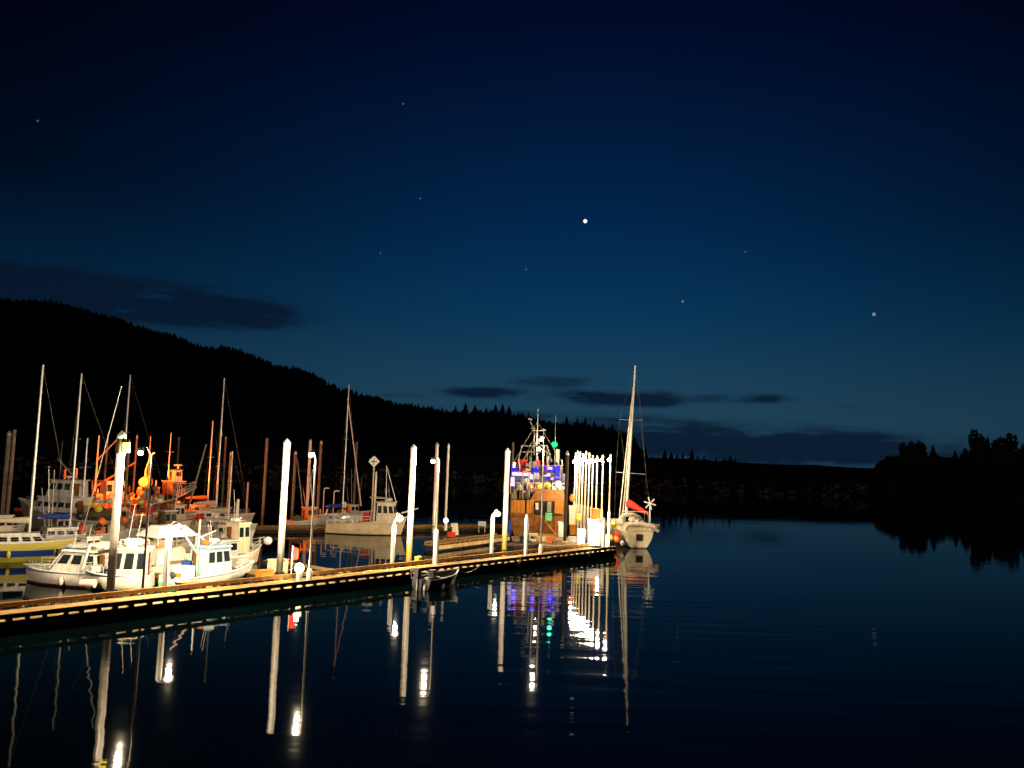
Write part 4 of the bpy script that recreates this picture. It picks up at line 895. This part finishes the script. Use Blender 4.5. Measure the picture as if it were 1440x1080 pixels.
mb = MB()
for x in range(718, 800, 6): q = vx(x, 679); mb.tube((q[0], 1.5, q[1]-1.2), (q[0], 1.5, q[1]), .03)
q = vx(718, 679); q2 = vx(798, 681); mb.tube((q[0], 1.5, q[1]), (q2[0], 1.5, q2[1]), .035); part('deck_rail', mb, 'alu', v)
random.seed(5)
for (a, b_) in (((758, 590), (720, 655)), ((758, 590), (796, 655)), ((758, 605), (735, 650)), ((758, 605), (778, 650)), ((757, 620), (724, 664)), ((759, 620), (792, 664))):
    p0 = vx(*a); p1 = vx(*b_); part('stay_wire', MB().tube((p0[0], 5.2, p0[1]), (p1[0], 3.6, p1[1]), .022, .022, 5), 'lampgrey', v)
for i in range(26):
    px_, py_ = random.uniform(720, 796), random.uniform(642, 664); p0 = vx(px_, py_); c = random.choice(['block', 'lampgrey', 'rustpaint', 'alu', 'block', 'red', 'navy', 'canvas'])
    if i % 2: part('rail_post', MB().tube((p0[0], random.uniform(3.2, 3.45), p0[1]-.8), (p0[0]+random.uniform(-.2, .2), 3.3, p0[1]+random.uniform(.2, 1.0)), .045, .035, 6), c, v)
    else: part('deck_gear', MB().box((p0[0], random.uniform(3.0, 3.4), p0[1]-.6), (random.uniform(.2, .6), .3, random.uniform(.2, .7)), random.uniform(-.3, .3)), c, v, False)
for i in range(22):
    px_, py_ = random.uniform(720, 796), random.uniform(672, 700); p0 = vx(px_, py_); c = random.choice(['block', 'lampgrey', 'rustpaint', 'cream', 'block', 'orange', 'white', 'canvas', 'netting'])
    yy_ = random.uniform(1.6, 2.4) if px_ < 745 else random.uniform(3.0, 3.3)
    if i % 2: part('gear_post', MB().tube((p0[0], yy_, p0[1]-.6), (p0[0]+random.uniform(-.3, .3), yy_, p0[1]+random.uniform(.1, .7)), .06, .05, 6), c, v)
    else: part('deck_gear', MB().blob((p0[0], yy_, p0[1]), random.uniform(.15, .35), .3, (1.2, 1, .9), 8, 6), c, v)
for x in (722, 727, 732, 744, 748, 783, 787, 792):
    p0 = vx(x, 721.5); p1 = vx(x, 704); part('batten', MB().box((p0[0], -.075, (p0[1]+p1[1])/2), (.05, .03, p1[1]-p0[1])), 'brown', v, False)
q = vx(735, 652); part('red_ring', MB().lathe((q[0]-.6, 4.1, q[1]-1.0), [(.3, 0), (.5, 0), (.5, .2), (.3, .2)], 14), 'red', v); part('red_ring', MB().lathe((q[0]+.35, 4.05, q[1]-1.0), [(.3, 0), (.48, 0), (.48, .5), (.3, .5)], 14), 'red', v); part('life_raft', MB().lathe((q[0], 4.5, q[1]-.3), [(.5, 0), (.6, .2), (.6, .5), (.45, .75)], 12), 'red', v)
for (x, y, m_) in ((741, 677, 'white'), (762, 684, 'yellow'), (772, 683, 'yellow'), (787, 681, 'white'), (756, 690, 'cream'), (790, 686, 'white'), (747, 686, 'orange'), (730, 684, 'canvas'), (779, 688, 'cream'), (726, 699, 'canvas'), (750, 697, 'dark'), (737, 695, 'orange')):
    q = vx(x, y); part('deck_gear', MB().blob((q[0], 2.6, q[1]-.1), .38, .3, (1.1, 1, .9), 8, 6), m_, v)
mb = MB()
for (a, b_) in (((729, 650), (735, 625)), ((779, 650), (772, 625))): 
    p0 = vx(*a); p1 = vx(*b_); mb.tube((p0[0], 5, p0[1]), (p1[0], 5, p1[1]), .07)
for y in (626, 635): 
    p0 = vx(733.5 if y < 630 else 731.5, y); p1 = vx(746, y); mb.tube((p0[0], 5, p0[1]), (p1[0], 5, p1[1]), .05); p0 = vx(746, y); p1 = vx(773, y); mb.tube((p0[0], 5, p0[1]), (p1[0], 5, p1[1]), .05)
part('gantry', mb, 'lampgrey', v)
q = vx(757, 655); q2 = vx(759, 570); part('mast', MB().tube((q[0], 5.5, q[1]), (q2[0], 5.5, q2[1]), .11, .03), 'alu', v)
mb = MB()
for (x, y, y2) in ((753, 640, 603), (767, 650, 604), (747, 655, 640), (743, 655, 636), (749, 655, 632), (772, 652, 634)):
    p0 = vx(x, y); p1 = vx(x, y2); mb.tube((p0[0], 5.2, p0[1]), (p1[0], 5.2, p1[1]), .06, .04)
part('antenna', mb, 'lampgrey', v)
mb = MB()
for (x, y) in ((747, 586), (752, 600), (768, 602), (766, 613)): p0 = vx(x, y); mb.box((p0[0], 5.2, p0[1]), (.45, .2, .14), 0, 0, .2)
part('masthead_gear', mb, 'lampgrey', v, False)
q = vx(751, 603); q2 = vx(768, 603); q3 = vx(747, 589); part('crosstree', MB().tube((q[0], 5.3, q[1]), (q2[0], 5.3, q2[1]), .035).tube((q[0]+.2, 5.3, q[1]+.1), (q3[0], 5.3, q3[1]), .03), 'alu', v)
q = vx(783, 656); q2 = vx(785, 580); part('whip_antenna', MB().tube((q[0], 4.6, q[1]), (q2[0], 4.6, q2[1]), .02, .01, 5), 'alu', v)
q = vx(783, 624); part('green_lamp', MB().ball((q[0], 4.2, q[1]), .33), 'greenl', v); light('lamp_light', (q[0], 3.7, q[1]), 60, (.05, 1, .55), .2, v)
q = vx(763, 617); part('mast_lamp', MB().ball((q[0], 4.9, q[1]), .14), 'bulb', v)
q = vx(787, 650); part('exhaust_stack', MB().tube((q[0], 5, q[1]), (q[0]+.02, 5, q[1]+1.4), .22, .16, 12), 'canvas', v)
for (x, pw, c) in ((728, 36, (.08, .04, 1)), (755, 36, (.08, .04, 1)), (780, 30, (.08, .04, 1))):
    q = vx(x, 668); light('lamp_light', (q[0], 3.0, q[1]+.1), pw, c, .2, v)
q = vx(716, 742); part('blue_net', MB().blob((q[0], -.3, q[1]), .45, .2, (.6, .8, 2), 8, 7), 'blue', v)
# stuff on the service float
sy = V0.y-1.6
def on_s(px, py, Yv): return atY(px, py, Yv)
def crate(px0, py0, px1, py1, Yv, depth, m, lab, name='tote_box', lid=True):
    a = atY(px0, py1, Yv); b_ = atY(px1, py0, Yv); w_ = b_.x-a.x; h_ = b_.z-a.z
    t = thing(name, lab, name.replace('_', ' '), ((a.x+b_.x)/2, Yv+depth/2, a.z))
    part('body', MB().prism([(-w_*.47, -depth*.47, 0), (w_*.47, -depth*.47, 0), (w_*.47, depth*.47, 0), (-w_*.47, depth*.47, 0)], [(-w_/2, -depth/2, h_*.86), (w_/2, -depth/2, h_*.86), (w_/2, depth/2, h_*.86), (-w_/2, depth/2, h_*.86)]), m, t, False)
    if lid: part('lid', MB().box((0, 0, h_*.93+.004), (w_*1.06, depth*1.06, h_*.14)), m, t, False)
    return t
crate(785, 735, 796, 758, V0.y-3, 1.0, 'white', 'tall white lidded box at the foot of the black pile', 'bait_freezer')
crate(767, 722, 776, 732, V0.y-1.5, .7, 'green', 'green tote hung at the stern opening of the big vessel')
crate(833, 716, 844, 731, at(838, 768, .5).y+1.9, 1.0, 'ply', 'brown box on top of the bright white cabinet')
crate(826, 731, 845, 767.5, at(838, 768, .5).y+1.7, 1.2, 'white', 'glaring white cabinet at the end of the dock', 'dock_cabinet')
crate(812, 745, 823, 768, at(818, 771, .5).y+1.2, 1.0, 'white', 'white tote left of the glaring dock cabinet')
crate(846, 752, 856, 769, at(850, 770, .5).y+.7, .9, 'cream', 'cream tote right of the glaring dock cabinet')
crate(800, 712, 812, 738, V0.y+1, 1.2, 'cream', 'stacked pale tote right of the black pile')
crate(801, 738, 811, 752, V0.y+.6, 1.2, 'ply', 'wooden crate right of the black pile')
crate(744, 751, 756, 758, V0.y-2.6, .8, 'canvas', 'low canvas-coloured tote under the vessel stern')
p0, p1 = atY(766, 733, V0.y-.9), atY(782, 752, V0.y-.9)
single('boarding_ladder', MB().tube((0, 0, 0), p1-p0, .07).tube((0, .6, 0), p1-p0+Vector((0, .6, 0)), .07).box((p1-p0)*.25+Vector((0, .3, 0)), (.08, .6, .05)).box((p1-p0)*.5+Vector((0, .3, 0)), (.08, .6, .05)).box((p1-p0)*.75+Vector((0, .3, 0)), (.08, .6, .05)), 'ply', 'slanting wooden boarding ladder under the green tote', 'ladder', p0)
for (px, py, m_, r, lab) in ((858, 757, 'yellow', .3, 'yellow buoy left of the dock-end sailboat'), (814, 727, 'yellow', .28, 'upper yellow buoy hanging by the bright pole row'), (815, 750, 'yellow', .3, 'lower yellow buoy hanging by the bright pole row'), (868, 752, 'red', .3, 'upper red buoy between the dock end and the sailboat'), (867, 758, 'orange', .32, 'orange buoy below the red one at the dock end'), (875, 764, 'white', .2, 'small white buoy at the sailboat waterline'),
                        (820, 758, 'red', .22, 'small red buoy left of the white cabinet'), (805, 700, 'orange', .3, 'orange buoy right of the vessel cabin')):
    Yv = at(px, 768, .3).y+(.3 if px > 840 else 1.0); p = atY(px, py, Yv)
    t = thing('mooring_buoy', lab, 'buoy', p); part('float_ball', MB().ball((0, 0, 0), r, 1.25), m_, t); part('eye', MB().tube((0, 0, r*1.2), (0, 0, r*1.2+.12), .05), 'dark', t)
random.seed(31)
for i, (px, py, nm, lab, m_) in enumerate(((727, 757, 'fish_box', 'low brown fish box below the left vessel panel', 'rustpaint'), (737, 759, 'fish_box', 'small dark box left of the white pointed post', 'dark'), (762, 757, 'fish_box', 'cream fish box at the foot of the boarding ladder', 'cream'), (775, 760, 'fish_box', 'orange fish box right of the boarding ladder foot', 'orange'), (806, 759, 'fish_box', 'grey fish box right of the black pile foot', 'grey'), (783, 762, 'fish_box', 'dark low box in front of the white bait freezer', 'rustpaint'))):
    q = at(px, py+4, .45); t = thing(nm, lab, 'box', q, random.uniform(-.4, .4)); k_ = random.uniform(.35, .6)
    part('body', MB().prism([(-.35, -.25, 0), (.35, -.25, 0), (.35, .25, 0), (-.35, .25, 0)], [(-.42, -.3, k_), (.42, -.3, k_), (.42, .3, k_), (-.42, .3, k_)]), m_, t, False); part('rim', MB().path([(-.42, -.3, k_), (.42, -.3, k_), (.42, .3, k_), (-.42, .3, k_), (-.42, -.3, k_)], .03), m_, t)
for i, (px, py, lab) in enumerate(((748, 762, 'coiled hawser on the dark work float by the short lamp sleeve'), (793, 764, 'coiled hawser on the dark work float by the black pile'))):
    q = at(px, py, .46); single('rope_coil', MB().lathe((0, 0, 0), [(.15, 0), (.42, 0), (.45, .1), (.36, .24), (.18, .2)], 14), 'rope', lab, 'rope', q)
# seats / stuff on finger float and walkway
q = at(640, 752, .55); t = thing('folding_sign_board', 'small cream A-frame board on the bright short float', 'board', q); part('panel', MB().prism([(-.35, -.3, 0), (.35, -.3, 0), (.35, -.26, 0), (-.35, -.26, 0)], [(-.2, -.03, 1.1), (.2, -.03, 1.1), (.2, 0, 1.1), (-.2, 0, 1.1)]).prism([(-.35, .26, 0), (.35, .26, 0), (.35, .3, 0), (-.35, .3, 0)], [(-.2, 0.002, 1.1), (.2, 0.002, 1.1), (.2, .03, 1.1), (-.2, .03, 1.1)]), 'cream', t, False)
crate(629, 749, 640, 755, at(636, 757, .5).y, .6, 'red', 'dark red gear box left of the A-frame board')
crate(634, 736.5, 637, 741, at(636, 745, .4).y, .6, 'grey', 'small grey box right of the far globe lamp')
q, hq = upright(678, 733, 749, .4); t = thing('notice_board', 'small pale notice board on posts on the walkway left of the low lamp', 'sign', q)
part('panel', MB().box((0, 0, hq-.25), (.8, .05, .5)), 'grey', t, False); part('post', MB().tube((-.3, .05, 0), (-.3, .05, hq), .04).tube((.3, .05, 0), (.3, .05, hq), .04), 'grey', t)
# dock furniture: cleats, hose, boxes on the long dock
cl0 = None
for i in range(16):
    p = dk(2.5+i*2.45, WD-.42 if i % 2 else .42)
    if cl0 is None:
        cl0 = thing('dock_cleat', 'small iron mooring cleat on the long dock', 'cleat', p, RZ, 'cleats on the long dock')
        part('horn', MB().tube((-.16, 0, .1), (.16, 0, .1), .025, .025).tube((-.06, 0, 0), (-.06, 0, .1), .025).tube((.06, 0, 0), (.06, 0, .1), .025), 'block', cl0)
    else: dup(cl0, p)
p = on_dock(366, 812)
bx0 = [('cream tote box on the dock left of the second white pile', 390, 806, 'cream', 1.0, .7, .8), ('brown wooden gear box on the far edge of the dock near the green boat', 372, 811, 'ply', .9, .5, .35), ('yellow wooden bin at the foot of the third white pile', 588, 793, 'yellow', .35, .35, .45)]
for lab, px, py, m_, lx, ly, lz in bx0:
    q = at(px, py, ZD); t = thing('gear_box', lab, 'box', q, RZ); part('body', MB().box((0, 0, lz/2), (lx, ly, lz)), m_, t, False); part('lid', MB().box((0, 0, lz+.03), (lx+.06, ly+.06, .055)), m_, t, False)
q = at(412, 790, 1.2); q = at(412, 813, ZD)+NRM*.2
t = thing('red_flag_marker', 'small red flag on a stick beside the globe lamp', 'flag', q); part('stick', MB().tube((0, 0, 0), (0, 0, 1.9), .03), 'alu', t); part('cloth', MB().prism([(0, 0, 1.0), (.35, .02, 1.1), (.38, .0, 1.7), (.02, 0, 1.85)], [(0, .03, 1.0), (.35, .05, 1.1), (.38, .03, 1.7), (.02, .03, 1.85)]), 'red', t, False)
for (sa, sb, off, m_, lab) in ((8, 16.5, .7, 'dark', 'black power cord snaking along the dock past the white piles'), (21, 29, 2.2, 'yellow', 'yellow hose lying along the dock behind the dark lamp pole'), (1.5, 6.5, 2.1, 'orange', 'orange hose trailing on the dock near the glaring cabinet')):
    n_ = 26; pts = [dk(sa+(sb-sa)*i/n_, off+.22*math.sin(i*.9)+.15*math.sin(i*.37+2), ZD+.03) for i in range(n_+1)]; o = pts[0].copy()
    single('dock_hose', MB().path([q-o for q in pts], .025, 6), m_, lab, 'hose', o)
for i, (sx_, lab) in enumerate(((13.5, 'car tyre fender hung on the dock side left of the black skiff'), (24.0, 'car tyre fender hung low on the dock side below the globe lamp'), (4.2, 'car tyre fender near the lit end of the long dock'))):
    q = dk(sx_, -.14, .30); t = thing('tyre_fender', lab, 'tyre', q, RZ)
    m_b = MB(); vs = []
    for k_ in range(16):
        a = 2*PI*k_/16
        for j_ in range(6):
            c_ = 2*PI*j_/6; rr = .24+.08*math.cos(c_); vs.append((rr*math.cos(a), .08*math.sin(c_), rr*math.sin(a)))
    m_b.add(vs, [(k_*6+j_, k_*6+(j_+1) % 6, ((k_+1) % 16)*6+(j_+1) % 6, ((k_+1) % 16)*6+j_) for k_ in range(16) for j_ in range(6)])
    part('tyre', m_b, 'dark', t); part('lashing', MB().tube((0, 0, .3), (0, .1, .55), .015), 'rope', t)
# mooring lines from boats to the dock
for (p0, p1, lab) in ((b_ if False else at(89, 800, .9), dk(31.5, WD-.3, .75), 'mooring line from the left cruiser to the dock'), (at(352, 800, .9), dk(18.6, WD-.3, .75), 'mooring line from the green fishing boat bow'), (at(641, 800, .8), dk(9.2, .3, .8), 'mooring line from the black skiff bow')):
    if (p0-p1).length > 6: p1 = p0+(p1-p0).normalized()*3
    pts = [p0.lerp(p1, i/8)-Vector((0, 0, .35*math.sin(PI*i/8))) for i in range(9)]; o = pts[0].copy()
    single('mooring_line', MB().path([q-o for q in pts], .018, 5), 'rope', lab, 'rope', o)
# ------------------------------------------------------------ sailboat at the dock end
st = at(897, 771, 0); dd = Vector((-.10, 1, 0)).normalized()
z_ = Boat('sailboat', 'cream sailboat with red sail cover and wind generator at the end of the dock', st, st+dd*11.2, 3.7, 'sailboat')
z_.hull(1.6, 1.85, .45, .80, 1.8, .08, m='h_ivory', deck='cream', rail='cream', railr=.05, pw0=1.45)
zi = inv(z_.t)
def zl(px, py, off): return zi @ atY(px, py, st.y+off)
part('transom_hatch', MB().box((-z_.L/2-.06, -.1, 1.02), (.26, .6, .62)), 'block', z_.t, False)
z_.cabin(-2.0, 3.0, 1.15, 1.45, 2.1, .6, .1, .15, 4, 1, 'cream', 'cream', wz=(.3, .8), over=.03)
part('cockpit_coaming', MB().prism([(-5.2, -1.3, 1.5), (-2, -1.35, 1.5), (-2, 1.35, 1.5), (-5.2, 1.3, 1.5)], [(-5.1, -1.1, 1.95), (-2, -1.15, 1.95), (-2, 1.15, 1.95), (-5.1, 1.1, 1.95)]), 'cream', z_.t, False)

def arch(x0, x1, hw_, z0_, hh_, tp=.85):
    n_ = 10; vs = []
    for x, k_ in ((x0, 1), ((x0+x1)/2, 1.02), (x1, tp)):
        vs += [(x, hw_*k_*math.cos(PI*i/n_), z0_+hh_*k_*math.sin(PI*i/n_)**.7) for i in range(n_+1)]
    m_ = n_+1
    return MB().add(vs, [(j*m_+i, j*m_+i+1, (j+1)*m_+i+1, (j+1)*m_+i) for j in range(2) for i in range(n_)]+[tuple(range(m_))[::-1], tuple(range(2*m_, 3*m_))])
part('dodger', arch(-2.9, -1.5, 1.2, 2.0, 1.1, .7), 'canvas', z_.t); part('dodger_window', MB().box((-2.93, 0, 2.5), (.04, 1.5, .5)), 'glass', z_.t, False); part('bimini', MB().box((-4.2, 0, 3.35), (1.7, 2.2, .07), 0, 0, .05).path([(-5, -1.2, 1.6), (-4.9, -1.1, 3.3)], .03).path([(-5, 1.2, 1.6), (-4.9, 1.1, 3.3)], .03).path([(-3.4, -1.2, 1.6), (-3.5, -1.1, 3.3)], .03).path([(-3.4, 1.2, 1.6), (-3.5, 1.1, 3.3)], .03), 'canvas', z_.t, False)
part('dinghy', MB().path([(-5.75, 1.25, 1.75), (-5.95, 1.2, 2.15), (-5.98, 0, 2.3), (-5.95, -1.5, 2.05), (-5.75, -1.9, 1.7)], .21, 10), 'canvas', z_.t)
part('stern_rail', MB().path([(-4.2, -1.6, 2.2), (-5.5, -1.5, 2.3), (-5.5, 1.5, 2.3), (-4.2, 1.6, 2.2)], .03).path([(-5.5, -1.5, 1.55), (-5.5, -1.5, 2.3)], .03).path([(-5.5, 1.5, 1.55), (-5.5, 1.5, 2.3)], .03), 'alu', z_.t)
mo = 6.3
m0 = zl(880, 722, mo); m1 = zl(893.5, 514, mo)
m0.z = 1.6
part('mast', MB().tube(m0, m1, .17, .09, 12), 'white', z_.t)
mb = MB()
part('spreader', MB().tube(zl(871, 590, mo), zl(903, 591, mo), .03, .03), 'lampgrey', z_.t); part('spreader', MB().tube(zl(866, 664, mo), zl(908, 667, mo), .035, .03), 'alu', z_.t)
mb = MB()
for (q, r_) in (((871, 726), .06), ((876, 722), .07)): mb.tube(zl(893, 520, mo), zl(q[0], q[1], mo-.6), .03, r_)
part('furled_headsail', mb, 'canvas', z_.t)
mb = MB()
for (a, b_) in (((893.5, 516), (903, 591)), ((903, 591), (908, 667)), ((908, 667), (909, 735)), ((893.5, 516), (871, 590)), ((871, 590), (866, 664)), ((866, 664), (864, 735)), ((893.5, 516), (916, 738)), ((871, 590), (884, 700))): mb.tube(zl(*a, mo), zl(*b_, mo if b_[0] < 915 else 1.0), .008, .008, 4)
part('rigging', mb, 'pole', z_.t)
b0, b1 = zl(885, 713, mo-.3), zl(912, 724, mo-3.9)
part('boom', MB().tube(b0, b1, .07), 'alu', z_.t)
mb = MB()
for i in range(10):
    f = i/10; g2 = (i+1)/10; r0 = .30*(1-f)+.12; r1 = .30*(1-g2)+.12
    mb.tube(b0.lerp(b1, f)+Vector((0, 0, .25*(1-f)+.08)), b0.lerp(b1, g2)+Vector((0, 0, .25*(1-g2)+.08)), r0*random.uniform(.9, 1.1), r1, 10)
part('sail_cover', mb, 'red', z_.t)
gp = zl(914, 740, .3); gt = zl(914, 708, .3)
wg = part('wind_generator', MB().tube(gp, gt+Vector((0, 0, -.1)), .05), 'white', z_.t)
mb = MB().ball(gt, .12); rdir = Vector((1, 0, 0))
for i in range(6):
    a = i*PI/3+.25; u = Vector((0, math.cos(a), math.sin(a))); v_ = Vector((0, -math.sin(a), math.cos(a)))
    mb.prism([gt+u*.1-v_*.05, gt+u*.1+v_*.05, gt+u*.6+v_*.07, gt+u*.6-v_*.07], [gt+u*.1-v_*.05-rdir*.03, gt+u*.1+v_*.05-rdir*.03, gt+u*.6+v_*.07-rdir*.03, gt+u*.6-v_*.07-rdir*.03])
part('turbine_blades', mb, 'white', wg, False)
q = zl(920, 742, .1); part('outboard_motor', MB().box(q, (.4, .9, .65), .3), 'pink', z_.t, False)
for (px, py, m_) in ((863, 737, 'yellow'), (869, 742, 'cream'), (872, 735, 'canvas'), (896, 733, 'white'), (889, 730, 'cream'), (903, 736, 'grey'), (883, 739, 'cream')):
    q = zl(px, py, 1.2); part('deck_gear', MB().blob(q, .36, .25, (1, 1, .9), 8, 6), m_, z_.t)
# ------------------------------------------------------------ render look
scene.view_settings.view_transform = 'Standard'; scene.view_settings.look = 'None'; scene.view_settings.exposure = 0; scene.view_settings.gamma = 1
cy = scene.cycles
cy.use_denoising = True; cy.max_bounces = 6; cy.glossy_bounces = 4; cy.diffuse_bounces = 2; cy.sample_clamp_indirect = 3; cy.use_light_tree = True; cy.caustics_reflective = False; cy.caustics_refractive = False
